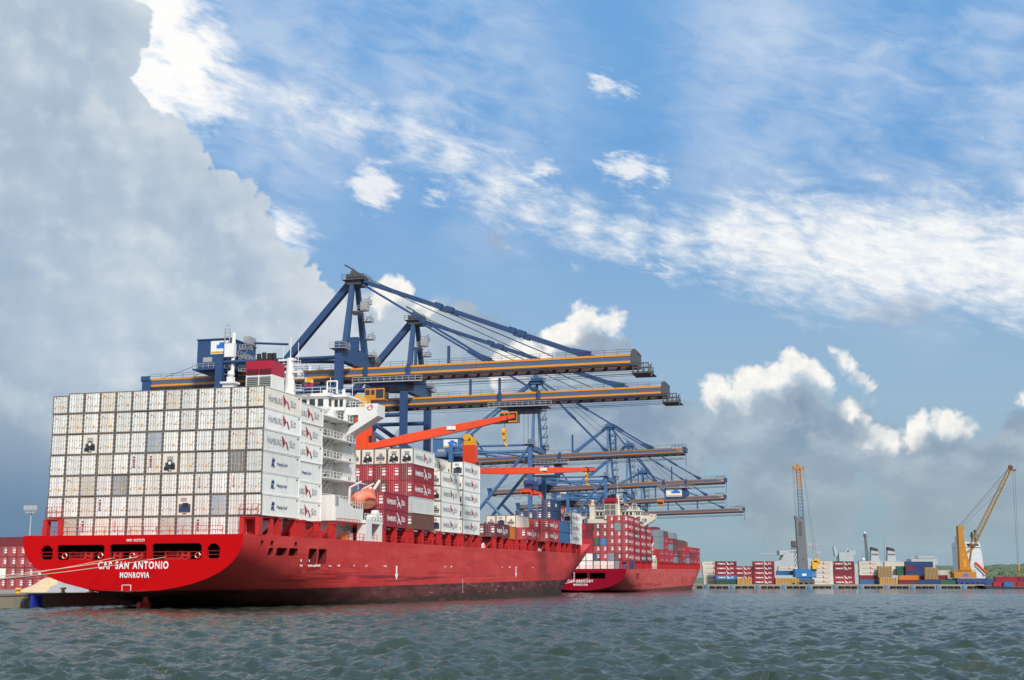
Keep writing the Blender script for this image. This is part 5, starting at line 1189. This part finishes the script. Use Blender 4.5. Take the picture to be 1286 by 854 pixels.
        mb = MB(); mb.box(xtrol-9.4, xtrol-6.9, -2.86, -2.8, z-8.9, z-7.6); mb.build('window', [M['glass']], cb)
    if spreader:
        zs = spreader; xx = xtrol+1.5; mb = MB()
        for dx in (-1.4, 1.4):
            for dy in (-2.2, 2.2): mb.tube((xx+dx, dy, z-2), (xx+dx, dy, zs+2.6), .055, n=4)
        mb.build('hoist_rope', [M['wire']], o)
        mb = MB(); mb.box(xx-1.3, xx+1.3, -2.6, 2.6, zs+.9, zs+1.8)
        for dy in (-1.9, 1.9): mb.tube((xx-1.2, dy, zs+2.3), (xx+1.2, dy, zs+2.3), 1.0, n=14)
        mb.build('headblock', [M['navy']], o)
        mb = MB(); mb.box(xx-.7, xx+.7, -5.9, 5.9, zs, zs+.7); mb.box(xx-1.2, xx+1.2, -6.2, -5.6, zs-.2, zs+.6); mb.box(xx-1.2, xx+1.2, 5.6, 6.2, zs-.2, zs+.6); mb.box(xx-1.1, xx+1.1, -1.8, 1.8, zs-.3, zs+.9)
        for sx in (-1.3, 1.3):
            for yy in (-6.1, 6.1): mb.bar((xx+sx, yy, zs+.2), (xx+sx*1.25, yy*1.03, zs-1.3), .3, .12)
        mb.build('spreader', [M['orange']], o)
    # machinery house
    hx0, hx1, hy0, hy1, hz0, hz1 = house
    mb = MB(); mb.box(hx0, hx1, hy0, hy1, hz0, hz1); mb.box(hx0-.2, hx1+.2, hy0-.2, hy1+.2, hz1, hz1+.25); mb.box(hx0-.5, hx1+.5, hy0-1.2, hy1+.5, hz0-.35, hz0); hs_ = mb.build('machinery_house', [M['cblue'] if not lattice else C1], o)
    w = hx1-hx0; emblem_board(hs_, hx0+w*.40, hx0+w*.92, hy0, hz0+(hz1-hz0)*.5, hz0+(hz1-hz0)*.95)
    mb = MB(); mb.box(hx0+w*.18, hx0+w*.45, hy0-.06, hy0, hz0+(hz1-hz0)*.24, hz0+(hz1-hz0)*.40); mb.build('window', [M['steel']], hs_)
    mb = MB(); mb.rail([(hx0-.5, hy0-1.2, hz0), (hx1+.5, hy0-1.2, hz0)], 1.15, .05, 1.4); mb.rail([(hx1+.4, hy0, hz0+3.4), (hx1+.4, hy1, hz0+3.4)], 1.15, .05, 1.4); mb.box(hx1, hx1+.7, hy0, hy1, hz0+3.2, hz0+3.35); mb.build('walkway', [M['steel']], hs_)
    mb = MB(); mb.prism([(hx0, hz0-.4), (hx1, hz0-.4), (hx1-1.5, hz0-2.6), (hx0+4, hz0-2.0)], 'y', hy0+.5, hy1-.5)
    for xx in (hx0+4.8, hx1-1.2):
        for yy in (hy0+1.5, hy1-1.5): mb.bar((xx, yy, hz0-2.2), (xx, yy, zr(xx)+2.3), .55)
    mb.build('house_support', [M['cblue']], o)
    if not lattice:
        # stair and cable tower beside the house, roof vents, service jib
        mb = MB(); xx = hx1+1.0; mb.tube((xx, hy0-.8, zr(xx)+2), (xx, hy0-.8, hz1+1.2), .45, n=8); mb.box(xx-1.9, xx+.5, hy0-1.6, hy0-.3, hz0+2.4, hz0+5.6); mb.build('cable_tower', [M['sign']], o)
        mb = MB()
        for xq in (hx1-1.4, hx1-.2): mb.bar((xq, hy0-.6, zr(xq)+1), (xq, hy0-.6, hz1+2.6), .22)
        for k in range(14): zz = zr(hx1)+1.4+k*.9; mb.box(hx1-1.4, hx1-.2, hy0-.7, hy0-.5, zz, zz+.1)
        for k in range(3): zz = hz0-1+k*2.6; mb.box(hx1+2.4, hx1+4.8, hy0-.6, hy0+1.6, zz, zz+.12); mb.rail([(hx1+2.4, hy0-.6, zz), (hx1+4.8, hy0-.6, zz), (hx1+4.8, hy0+1.6, zz)], 1.1, .05, .8); mb.bar((hx1+2.6, hy0-.4, zz), (hx1+4.6, hy0-.4, zz+2.5), .25, .1)
        mb.build('ladder', [M['steel']], o)
        mb = MB(); mb.box(hx1-1.0, hx1+.6, hy1-5, hy1-1.2, hz1+.25, hz1+2.1); mb.build('roof_unit', [M['steel']], o)
        mb = MB(); mb.tube((hx1+.5, hy1-2, hz1+.9), (hx1+9.5, hy1-2, hz1+.2), .28); mb.build('service_jib', [M['cblue']], o)
        mb = MB(); mb.box(hx1+.4, hx1+12, hy0+2, hy1-2, zb+3.0, zb+3.3); mb.tube((hx1, hy0+3, zb+4.6), (0, hy0+3, zb+4.6), .42); mb.tube((hx1, hy0+6, zb+5.4), (0, -5, zb+3.6), .42); mb.build('tie_beam', [M['cblue']], o)
    return o
sts(123.5, 'nearest blue ship-to-shore crane, tallest, its machinery house rising over the reefer stack', 9.8, 48.6, 72.6, 66.5, -52.0, 49.1, False, 10.2, (-36.8, -28.0, -8.5, 4.5, 51.4, 58.4), 0, xfs=(57, 34), legs_top=56.2)
sts(168.0, 'second nearest blue crane, boom just below the nearest one and spreader lowered', 9.8, 47.8, 71.6, 66.8, -52.0, 48.5, False, 30.4, (-36.8, -28.0, -8.5, 4.5, 50.6, 57.6), 0, xfs=(57, 34), legs_top=55.2, spreader=24.5)
sts(306.0, 'lighter blue braced crane with its boom behind the red ship-crane jib', 10.7, 45.8, 75.6, 54.5, -37.0, 47.1, True, 5.0, (-38.0, -27.5, -8, 5, 47.8, 54.2), 1, xfs=(43, 26), tipcage=False)
sts(455.0, 'blue braced crane over the second ship bridge with a signboard on its boom trolley', 12.0, 45.8, 75.4, 54.6, -58.0, 47.5, True, 32.5, (-40.0, -28.0, -8, 5, 47.8, 54.2), 1, xfs=(43, 22), tipcage=False)
sts(510.0, 'blue crane second from the far end, lower boom half hidden by its neighbour', 13.0, 41.8, 72.0, 49.0, -58.0, 43.3, True, -8.0, (-40.0, -28.0, -8, 5, 43.8, 49.8), 1, xfs=(40, 20), tipcage=False)
sts(556.0, 'farthest blue crane with the lowest boom at the end of the row', 11.0, 38.0, 61.6, 54.5, -40.0, 39.2, True, -7.0, (-40.0, -29.0, -7, 4, 39.2, 44.8), 1, xfs=(44, 22), tipcage=False)
# ------------------------------------------------------------------ mobile harbour cranes on the far quay
def lattice_boom(mb, p, q, w0, w1, n, mi=0, r=.12, mi2=None):
    p, q = Vector(p), Vector(q); d = (q-p).normalized(); a = d.cross(Vector((0, 1, 0))).normalized(); b = a.cross(d)
    cs = lambda t: [p.lerp(q, t)+a*sx*(w0+(w1-w0)*t)/2+b*sy*(w0+(w1-w0)*t)/2 for sx, sy in ((-1,-1),(1,-1),(1,1),(-1,1))]
    pr = cs(0)
    for i in range(1, n+1):
        cu = cs(i/n); m_ = mi if (mi2 is None or i < n*.78) else mi2
        for k in range(4): mb.bar(pr[k], cu[k], r*2, mi=m_); mb.bar(pr[k], cu[(k+1) % 4], r*1.2, mi=m_); mb.bar(cu[k], cu[(k+1) % 4], r*1.2, mi=m_)
        pr = cu
Yc = FY+7
k = Yc/1648.0
c0 = at(1009, 734, Yc); o = empty('mobile_harbour_crane', (c0.x, Yc, 2.2)); tag(o, 'grey towered mobile crane with azure engine house and upright pale lattice jib', 'mobile crane')
mb = MB(); mb.box(-7.5, 5.5, -4, 4, .9, 3.0); [mb.box(x, x+1.6, y, y+1.2, 0, 1.2) for x in (-7.5, -4.5, -1.5, 1.5, 3.9) for y in (-4.2, 3.0)]; mb.build('undercarriage', [M['dark']], o)
mb = MB(); mb.box(-5.2, 4.0, -3.2, 3.2, 4.0, 8.6); mb.box(4.0, 7.0, -3.0, 3.0, 3.8, 8.4); mb.box(-3.4, 3.6, -2.8, 2.8, 3.0, 4.0); mb.build('engine_house', [M['mcblue']], o)
mb = MB(); mb.box(-1.2, 1.2, -3.26, -3.2, 4.8, 6.0); mb.build('emblem', [M['sign']], o)
mb = MB(); mb.prism([(-2.6, 8.6), (2.9, 8.6), (1.6, 37.6), (-3.2, 37.6)], 'y', -1.6, 1.6); mb.box(-3.6, -2.2, -1.7, 1.7, 37.0, 38.8); mb.box(.4, 1.6, -1.7, 1.7, 37.0, 38.6); tw = mb.build('tower', [M['mcgrey']], o)
mb = MB(); mb.box(-1.7, -.1, -1.66, -1.6, 27.5, 35.5); mb.box(-.4, .4, -1.66, -1.6, 13.5, 15.0); mb.build('recess_panel', [M['dark']], tw)
mb = MB(); mb.box(-6.0, -2.9, -2.2, 1, 21.0, 24.5); mb.box(-6.6, -3.0, -2.4, 1.2, 20.0, 20.3); mb.rail([(-7.6, -2.4, 17.5), (-3, -2.4, 17.5)], 1.1, .08, 1.2); mb.rail([(-6.6, -2.4, 20.3), (-3, -2.4, 20.3)], 1.1, .08, 1.2)
for z in (10, 13, 16): mb.bar((-4.5, -1.5, z), (-3.4, -1.5, z+3), .3); mb.bar((-4.8, -1.5, z-1), (-4.8, -1.5, z+3), .15)
mb.build('cab', [M['dark']], tw)
mb = MB(); lattice_boom(mb, (1.7, 3.2, 14.0), (.9, 5.0, 66.5), 3.0, 2.2, 26, 0, .15, 1); mb.build('jib', [M['mclat'], M['ochre']], o)
mb = MB(); mb.box(-2.2, 4.2, 4.2, 5.8, 66.3, 67.4); mb.box(-.1, 1.8, 4.4, 5.6, 67.4, 69.2); mb.box(-2.8, -1.6, 4.4, 5.6, 66.9, 68.2); mb.box(3.4, 4.4, 4.4, 5.6, 66.9, 68.2); mb.build('jib_head', [M['ochre']], o)
mb = MB(); mb.tube((-2.4, 5, 66.5), (-3.0, 0, 38), .08, n=5); mb.tube((-1.8, 5, 66.5), (-2.4, 0, 38), .08, n=5); mb.tube((3.8, 5, 67), (7.6, -3.4, 13), .07, n=5); mb.tube((3.4, 5, 67), (6.4, -3.4, 13), .07, n=5); mb.build('wire_rope', [M['wire']], o)
mb = MB(); mb.box(4.6, 7.6, -4.2, -2.8, 8.6, 13.2); mb.box(5.6, 9.2, -4.2, -2.8, 12.4, 14.4); mb.bar((7, -3.5, 9), (8.6, -3.5, 13), .7); mb.build('hook_block', [M['yellow']], o)
c0 = at(1212, 731, Yc); o = empty('mobile_harbour_crane', (c0.x, Yc, 2.2)); tag(o, 'yellow mobile crane with thick tower and long lattice jib leaning right', 'mobile crane')
mb = MB(); mb.box(-6, 12, -4, 4, 1.2, 3.4); [mb.box(x, x+1.6, y, y+1.2, 0, 1.4) for x in (-5.5, -2.5, .5, 3.5, 6.5, 9.5) for y in (-4.2, 3.0)]; mb.box(-9, 14, -1.2, 1.2, 2.2, 3.2); mb.build('undercarriage', [M['navy']], o)
mb = MB(); mb.box(-7.2, 5.6, -3.4, 3.4, 3.6, 7.2); mb.box(-3, 3.2, -3, 3, 7.2, 8.0); mb.prism([(-7.2, 7.2), (-7.2, 6.2), (-8.0, 6.6), (-8, 7.2)], 'y', -3, 3); mb.rail([(-7, -3.3, 7.2), (5.4, -3.3, 7.2)], 1.1, .08, 1.6); mb.build('engine_house', [M['ochre']], o)
mb = MB(); mb.prism([(-2.4, 8.0), (-1.4, 8.9), (.1, 8.9), (1.0, 8.0)] if False else [(-2.6, 4.4), (1.4, 4.4), (.6, 5.8), (-.6, 6.2), (-1.8, 5.8)], 'y', -3.47, -3.4); mb.build('emblem', [M['embl']], o)
mb = MB(); mb.prism([(-3.0, 8.0), (3.6, 8.0), (1.0, 20.0), (-.2, 33.2), (-2.6, 33.2), (-2.8, 20)], 'y', -1.7, 1.7); mb.prism([(-2.2, 33.2), (.9, 33.2), (.9, 31.2), (-.2, 30.0)], 'y', -1.5, 1.5); mb.bar((1.6, 0, 17.5), (5.6, 0, 20.5), 1.2); tw = mb.build('tower', [M['ochre']], o)
mb = MB(); mb.box(-1.4, .2, -1.78, -1.7, 16, 17.2); mb.box(-1.2, -.4, -1.78, -1.7, 19, 19.8); mb.box(-.9, .9, -1.78, -1.7, 9.6, 14.0); mb.build('panel', [M['cab']], tw)
tipz = at(1268.7, 588, Yc).z-2.2; tipx = at(1268.7, 588, Yc).x-c0.x
mb = MB(); lattice_boom(mb, (4.6, 0, 20.5), (tipx, 0, tipz), 2.6, 1.6, 22, 0, .14); mb.bar((2.6, -.8, 9.0), (5.4, -.8, 22.5), .5); mb.bar((2.6, .8, 9.0), (5.4, .8, 22.5), .5); mb.build('jib', [mat('dull_yellow_lattice', (.33, .20, .05), .6)], o)
mb = MB(); mb.ball((tipx+.2, 0, tipz+.6), 1.5, 10); mb.box(tipx-1.2, tipx+3.2, -.6, .6, tipz-1.6, tipz-.6); mb.box(3.4, 8.0, -2, 2, 21.6, 23.0); mb.build('jib_head', [mat('rusty_brown_steel', (.14, .07, .04), .7)], o)
mb = MB()
for a_, b_ in (((-1.6, 0, 33.2), (tipx-1.5, 0, tipz-.5)), ((-.2, .4, 33.0), (tipx-2.5, .4, tipz-4)), ((.4, -.4, 32.6), (tipx-3.5, -.4, tipz-9)), ((-1.0, .4, 33.2), (tipx-2, .4, tipz-1.5))): mb.tube(a_, b_, .09, n=5)
hx = at(1279.5, 719, Yc).x-c0.x; mb.tube((tipx+1.2, 0, tipz-1), (hx-.4, 0, 11.0), .09, n=5); mb.tube((tipx+2.6, 0, tipz-1), (hx+.3, 0, 11.0), .08, n=5); mb.build('wire_rope', [M['wire']], o)
mb = MB(); mb.box(hx-.6, hx+.6, -.6, .6, 7.6, 11.2); mb.path([(hx, 0, 7.6), (hx, 0, 6.4), (hx+.7, 0, 5.8)], .25); mb.build('hook_block', [M['ochre']], o)
# ------------------------------------------------------------------ vessels behind the far quay
def on_far(px, Y): p = at(px, 731, Y); return p.x
Yb = 1010.0; u = Yb/1648.0
v = empty('grey_ship', (on_far(1120, Yb), Yb, 0)); tag(v, 'grey vessel with two dark-topped funnels rising behind the containers', 'ship')
mb = MB(); mb.prism([(-62, -1), (58, -1), (66, 9), (-64, 9)], 'y', -9, 9); mb.build('hull', [M['warship']], v)
mb = MB(); mb.box(-30, 32, -7, 7, 9, 17); mb.box(14, 34, -6.4, 6.4, 17, 21.0); mb.box(20, 32, -5, 5, 21, 23.2); mb.box(-24, 6, -6, 6, 17, 19.5); mb.tube((-48, 0, 9), (-48, 0, 19), .4); mb.rail([(14, -6.4, 21), (34, -6.4, 21)], 1.4, .12, 3); mb.build('superstructure', [M['warship']], v)
for x in (-12.5, .2):
    mb = MB(); mb.add([(x-3.4, -2.6, 19), (x+3.4, -2.6, 19), (x+3.4, 2.6, 19), (x-3.4, 2.6, 19), (x-2.4, -2, 30), (x+2.4, -2, 28.6), (x+2.4, 2, 28.6), (x-2.4, 2, 30)], [(0,3,2,1),(4,5,6,7),(0,1,5,4),(1,2,6,5),(2,3,7,6),(3,0,4,7)]); fn = mb.build('funnel', [M['warship']], v)
    mb = MB(); mb.add([(x-2.66, -2.22, 27.6), (x+2.66, -2.22, 26.6), (x+2.66, 2.22, 26.6), (x-2.66, 2.22, 27.6), (x-2.45, -2.06, 30.1), (x+2.45, -2.06, 28.7), (x+2.45, 2.06, 28.7), (x-2.45, 2.06, 30.1)], [(0,3,2,1),(4,5,6,7),(0,1,5,4),(1,2,6,5),(2,3,7,6),(3,0,4,7)]); mb.build('funnel_cap', [M['blackm']], fn)
    mb = MB(); [mb.box(x-2.5+i*.9, x-2.0+i*.9, -2.62, -2.3, 24.0, 25.0) for i in range(6)]; mb.build('funnel_band', [M['funred']], fn)
    mb = MB(); mb.tube((x-4.6, 0, 19), (x-4.6, 0, 38), .13, .06); mb.build('aerial', [M['dark']], v)
mb = MB(); mb.ball((-21.5, -2, 20.6), 1.3, 10); mb.build('satellite_dome', [M['lamp']], v)
v = empty('grey_ship', (on_far(990, Yb), Yb, 0)); tag(v, 'grey ship superstructure showing left of the grey crane tower', 'ship')
mb = MB(); mb.prism([(-44, -1), (40, -1), (46, 8), (-46, 8)], 'y', -8, 8); mb.build('hull', [M['warship']], v)
mb = MB(); mb.prism([(-12, 8), (20, 8), (20, 20), (8, 24.5), (-3, 26), (-6, 20), (-12, 19)], 'y', -6, 6); mb.box(-7, 6, -5, 5, 24, 27.5); mb.build('superstructure', [M['warship']], v)
mb = MB(); mb.tube((-13, 0, 18), (-13, 0, 31), .2); mb.path([(-14.5, 0, 31), (-15.4, 0, 33.5), (-14.4, 0, 36), (-13.2, 0, 34.0), (-13, 0, 31)], .3); mb.tube((3, 0, 26), (3, 0, 38), .12); mb.ball((3, 0, 38), .6, 8); mb.box(-20, -6, -.2, .2, 25, 25.4); mb.tube((-3, -1, 27), (-3, -1, 31), .3); mb.build('mast', [M['warship']], v)
v = empty('grey_ship', (on_far(1062, Yb), Yb, 0)); tag(v, 'grey ship upperworks peeping over the red container stack', 'ship')
mb = MB(); mb.prism([(-30, -1), (30, -1), (34, 8), (-32, 8)], 'y', -8, 8); mb.build('hull', [M['warship']], v)
mb = MB(); mb.box(-5, 6, -4, 4, 8, 26.0); mb.prism([(-7.6, 23), (-4.6, 23), (-5.2, 26), (-7.8, 31), (-8.6, 30)], 'y', -2, 2); mb.bar((1, 0, 26), (2.4, 0, 29.5), 1.2); mb.box(3, 8, -3, 3, 24, 27.5); mb.tube((2, 0, 26), (1, 0, 31), .25); mb.build('superstructure', [M['warship']], v)
v = empty('cargo_ship', (on_far(1217, 900), 900, 0)); tag(v, 'white bridge block of a blue-hulled ship behind the yellow crane', 'ship')
mb = MB(); mb.prism([(-14, -1), (20, -1), (26, 5.6), (-15, 5.6)], 'y', -7, 7); mb.build('hull', [M['navy']], v)
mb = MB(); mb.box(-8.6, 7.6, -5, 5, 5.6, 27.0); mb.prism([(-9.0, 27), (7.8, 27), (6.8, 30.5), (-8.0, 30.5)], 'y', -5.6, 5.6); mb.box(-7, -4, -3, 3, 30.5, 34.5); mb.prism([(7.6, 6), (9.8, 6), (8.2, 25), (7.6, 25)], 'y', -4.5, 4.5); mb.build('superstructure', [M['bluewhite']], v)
mb = MB()
for z in (10, 14, 18, 22, 25.6): windows(mb, 'y', -5.02, -8.5, 8.0, z, z+1.2, 8, 1.0)
windows(mb, 'y', -5.62, -7.8, 6.6, 28.0, 29.4, 8, .5); mb.build('window', [M['glass']], v)
mb = MB(); mb.box(3.6, 4.3, -1, 1, 30, 37.5); mb.box(5.8, 6.5, -1, 1, 30, 39); mb.rail([(2.4, -1, 34), (7.4, -1, 34)], 1.6, .15, 1.5); mb.tube((-5.5, 0, 34.5), (-5.5, 0, 38), .2); mb.build('mast', [M['blackm']], v)
mb = MB(); mb.bar((3.2, -5.8, 16.8), (10.6, -5.8, 9.6), 1.6, 1.0, 0); mb.bar((3.0, -5.8, 14.8), (9.4, -5.8, 8.4), .4, .4, 1); mb.build('free_fall_lifeboat', [M['orange'], M['white']], v)
mb = MB(); mb.ball((-5.5, 0, 38.8), .8, 8); mb.build('satellite_dome', [M['lamp']], v)
# ------------------------------------------------------------------ masts and lamps on the far side
def lamp_mast(px, ytop, Y, label, group=None, w=3.4, ground=2.2):
    p = at(px, ytop, Y); o = empty('light_mast', (p.x, Y, ground)); h = p.z-ground; tag(o, label, 'light mast', group)
    mb = MB(); mb.tube((0, 0, 0), (0, 0, h), .32, .2); mb.build('pole', [M['maststeel']], o)
    mb = MB(); mb.box(-w, w, -.8, .8, h, h+.3); mb.box(-w*.7, w*.7, -.8, .8, h-1.6, h-1.3)
    for i in range(6): x = -w+.4+i*(2*w-.8)/5; mb.box(x-.3, x+.3, -1.1, -.7, h-.5, h+.9)
    mb.rail([(-w*.7, -.9, h-1.4), (w*.7, -.9, h-1.4)], 1.3, .08, 1.0); mb.build('lamp_head', [M['maststeel']], o)
lamp_mast(1020.8, 684, 800, 'taller white floodlight mast right of the grey crane tower')
lamp_mast(1025.4, 694, 850, 'shorter floodlight mast beside the taller one near the grey crane', w=2.6)
lamp_mast(39.5, 638.5, 420, 'slim floodlight mast above the yard at far left', w=2.2, ground=QZ)
p = at(1086, 670, 900); o = empty('lattice_mast', (p.x, 900, 2.2)); tag(o, 'thin guyed mast with a white dome standing alone above the containers', 'mast')
mb = MB(); h = p.z-2.2; lattice_boom(mb, (1.6, 0, 0), (0, 0, h), 1.5, .9, 18, 0, .12); mb.box(-.9, .9, -.7, .7, h-2.4, h-.4); mb.build('mast', [M['dark']], o)
mb = MB(); mb.ball((0, 0, h+.3), .9, 10); mb.build('dome', [M['lamp']], o)
mb = MB(); [mb.tube((.3, 0, h*.75), (x, y, 0), .05, n=4) for x, y in ((-9, 0), (11, 0), (0, 10))]; mb.build('guy_wire', [M['wire']], o)
# ------------------------------------------------------------------ covered cargo and flat racks
def cargo(px, z0, w, h, Y, m, label, posts):
    p = at(px, 731, Y); o = empty('flat_rack', (p.x, Y, z0)); tag(o, label, 'flat rack')
    mb = MB(); mb.box(0, w, -1.2, 1.2, 0, .6); mb.box(0, .4, -1.2, 1.2, .6, h); mb.box(w-.4, w, -1.2, 1.2, .6, h); mb.build('deck', [M['brownf']], o)
    mb = MB(); mb.box(.5, w-.5, -1.05, 1.05, .62, h-.1); mb.build('cargo_cover', [m], o)
    mb = MB(); n = posts
    for i in range(n): x = .6+(w-1.2)*i/(n-1); mb.bar((x, -1.3, .1), (x, -1.3, h*.95), .28, .2)
    mb.build('stanchion', [M['yellow'] if posts < 9 else M['brownf']], o)
cargo(925.5, 2.2, 8.4, 3.6, FY+4, M['brownf'], 'brown flat rack with yellow stanchions between two red stacks', 6)
cargo(973.5, 2.2, 13.4, 3.6, FY+4, M['brownf'], 'longer brown flat rack with yellow stanchions left of the blue crane', 8)
cargo(1104, 2.2, 10.0, 3.7, FY+4, M['brownf'], 'brown flat rack under the tan covered block', 7)
cargo(1103, 6.0, 7.8, 6.5, FY+5, M['tan'], 'tall tan covered cargo block standing on a brown flat rack', 9)
cargo(1161.5, 5.0, 7.4, 6.8, FY+8, M['tan'], 'tall tan covered cargo block right of the dark blue stack', 9)
# ------------------------------------------------------------------ fenders, bollards
fm = MB(); fm.box(-1.5, 1.5, -.7, 0, -1.5, .9); fm.tube((-1.2, -.9, .2), (1.2, -.9, .2), .55, n=10)
fme = fm.mesh('tyre_fender', [M['rubber']])
fm = MB(); fm.box(-.95, .95, -.5, 0, -1.9, 1.3); fm.box(-.8, .8, -.62, -.5, -1.7, 1.1); fmb = fm.mesh('fender_panel', [M['fenderc']])
x0, x1 = at(872, 735, FY).x, at(1233, 735, FY).x; n = 44
for i in range(n):
    x = x0+3+(x1-x0-6)*i/(n-1)
    if i % 4 == 1: tag(inst('fender_panel', fmb, None, (x, FY, .5)), 'pale blue fender panel on the far quay face', 'fender', 'blue fenders on the far quay face')
    else: tag(inst('tyre_fender', fme, None, (x, FY, .4)), 'black rubber fender on the far quay face', 'fender', 'black fenders on the far quay face')
def wq(u_, s_, z_): return Wp(u_, s_, z_)
o = empty('quay_fender', wq(-34, -1.0, 0), -TH); tag(o, 'blue-faced fender with black rubber drum at the near left quay', 'fender')
mb = MB(); mb.box(1.3, 1.7, -1.1, 1.1, -1.2, 1.75); mb.box(1.7, 1.75, -1.0, 1.0, .15, .25); mb.build('face_panel', [M['fender']], o)
mb = MB(); mb.tube((0, 0, .35), (1.3, 0, .35), .95, n=16); mb.tube((.4, -1.0, .4), (.9, -1.0, .4), 1.0, n=16); mb.build('rubber_drum', [M['rubber']], o)
o = empty('quay_fender', wq(-34, 28, 0), -TH); tag(o, 'black fender between the near ship and the quay', 'fender')
mb = MB(); mb.tube((0, 0, .2), (1.6, 0, .2), .9, n=16); mb.build('rubber_drum', [M['rubber']], o)
bm_ = MB(); bm_.tube((0, 0, 0), (0, 0, .5), .3, .24, n=12); bm_.tube((0, 0, .5), (0, 0, .75), .48, .42, n=12); bm_.tube((0, 0, 0), (0, 0, .06), .5, n=12)
bme = bm_.mesh('bollard', [M['yellow']])
for s_, big, lb in ((-8.2, 1.0, 'yellow bollard at the picture left edge of the quay'), (-2.2, 1.0, 'yellow bollard left of the blue fender'), (8.2, 1.0, 'small yellow bollard right of the blue fender'), (15.5, 1.5, 'larger yellow bollard beside the sand heap')):
    b = inst('bollard', bme, None, wq(-34.6, s_, QZ+.28)); b.scale = (big,)*3 if big == 1 else (1.5, 1.5, 1.7); tag(b, lb, 'bollard')
def heap(px, py, Y, r, h, m, label):
    p = at(px, py, Y); mb = MB(); n, k = 28, 9; vs = [(0, 0, h)]; fs = []
    for j in range(1, k+1):
        for i in range(n):
            a = 2*math.pi*i/n; rr_ = r*j/k*(1+.12*math.sin(3*a+1)+.07*math.sin(7*a)); z = h*max(0, 1-j/k)**1.05*(1+.1*math.sin(5*a+j))
            vs.append((rr_*math.cos(a)*1.25, rr_*math.sin(a), z if j < k else 0))
    for i in range(n): fs.append((0, 1+i, 1+(i+1) % n))
    for j in range(k-1):
        for i in range(n): fs.append((1+j*n+i, 1+(j+1)*n+i, 1+(j+1)*n+(i+1) % n, 1+j*n+(i+1) % n))
    mb.add(vs, fs); o = mb.build('heap', [m], None, (p.x, Y, QZ)); tag(o, label, 'heap'); return o
heap(60, 740, 238, 4.6, 2.6, M['sand'], 'tan sand heap on the quay under the red stern')
heap(79, 740, 238, 4.2, 2.2, M['gravel'], 'grey gravel heap beside the tan sand')
# ------------------------------------------------------------------ mooring lines from the stern to the quay
def line(a, b, sag, r, m, label):
    a, b = Vector(a), Vector(b); pts = []
    for i in range(25): t = i/24; p = a.lerp(b, t); p.z -= sag*4*t*(1-t); pts.append(p)
    mb = MB(); mb.path([p-pts[0] for p in pts], r, n=6); o = mb.build('mooring_rope', [m], None, pts[0]); tag(o, label, 'rope', 'mooring ropes from the near stern')
def shipP(x, y, z): return SM @ Vector((x, y, z))
qe = [wq(-35.5, -58, QZ+.9), wq(-35.3, -56, QZ+.8), wq(-35.2, -54, QZ+.7), wq(-35.0, -44, QZ+.5)]
line(shipP(5.2, -4.9, 6.75), qe[0], 1.3, .04, M['rope'], 'uppermost pale mooring rope leaving the right stern opening')
line(shipP(1.2, -4.9, 6.8), qe[1], 1.1, .05, M['rope'], 'middle pale mooring rope crossing the name on the stern')
line(shipP(-2.4, -4.9, 6.7), qe[2], 1.5, .035, M['rope'], 'lower pale mooring rope crossing the red stern')
line(shipP(2.6, -4.9, 6.6), qe[3], .9, .05, M['blackm'], 'black mooring rope running lowest across the red stern')
line(SM2 @ Vector((3.0, -4.9, 6.3)), wq(-35, 262, QZ+.5), 1.0, .08, M['rope'], 'pale mooring rope across the second ship stern')
for ob in list(COL.objects):
    if ob.type == 'MESH' and ob.data.users and not ob.data.materials: print('no material', ob.name)
print('containers', NC[0], 'objects', len(COL.objects))
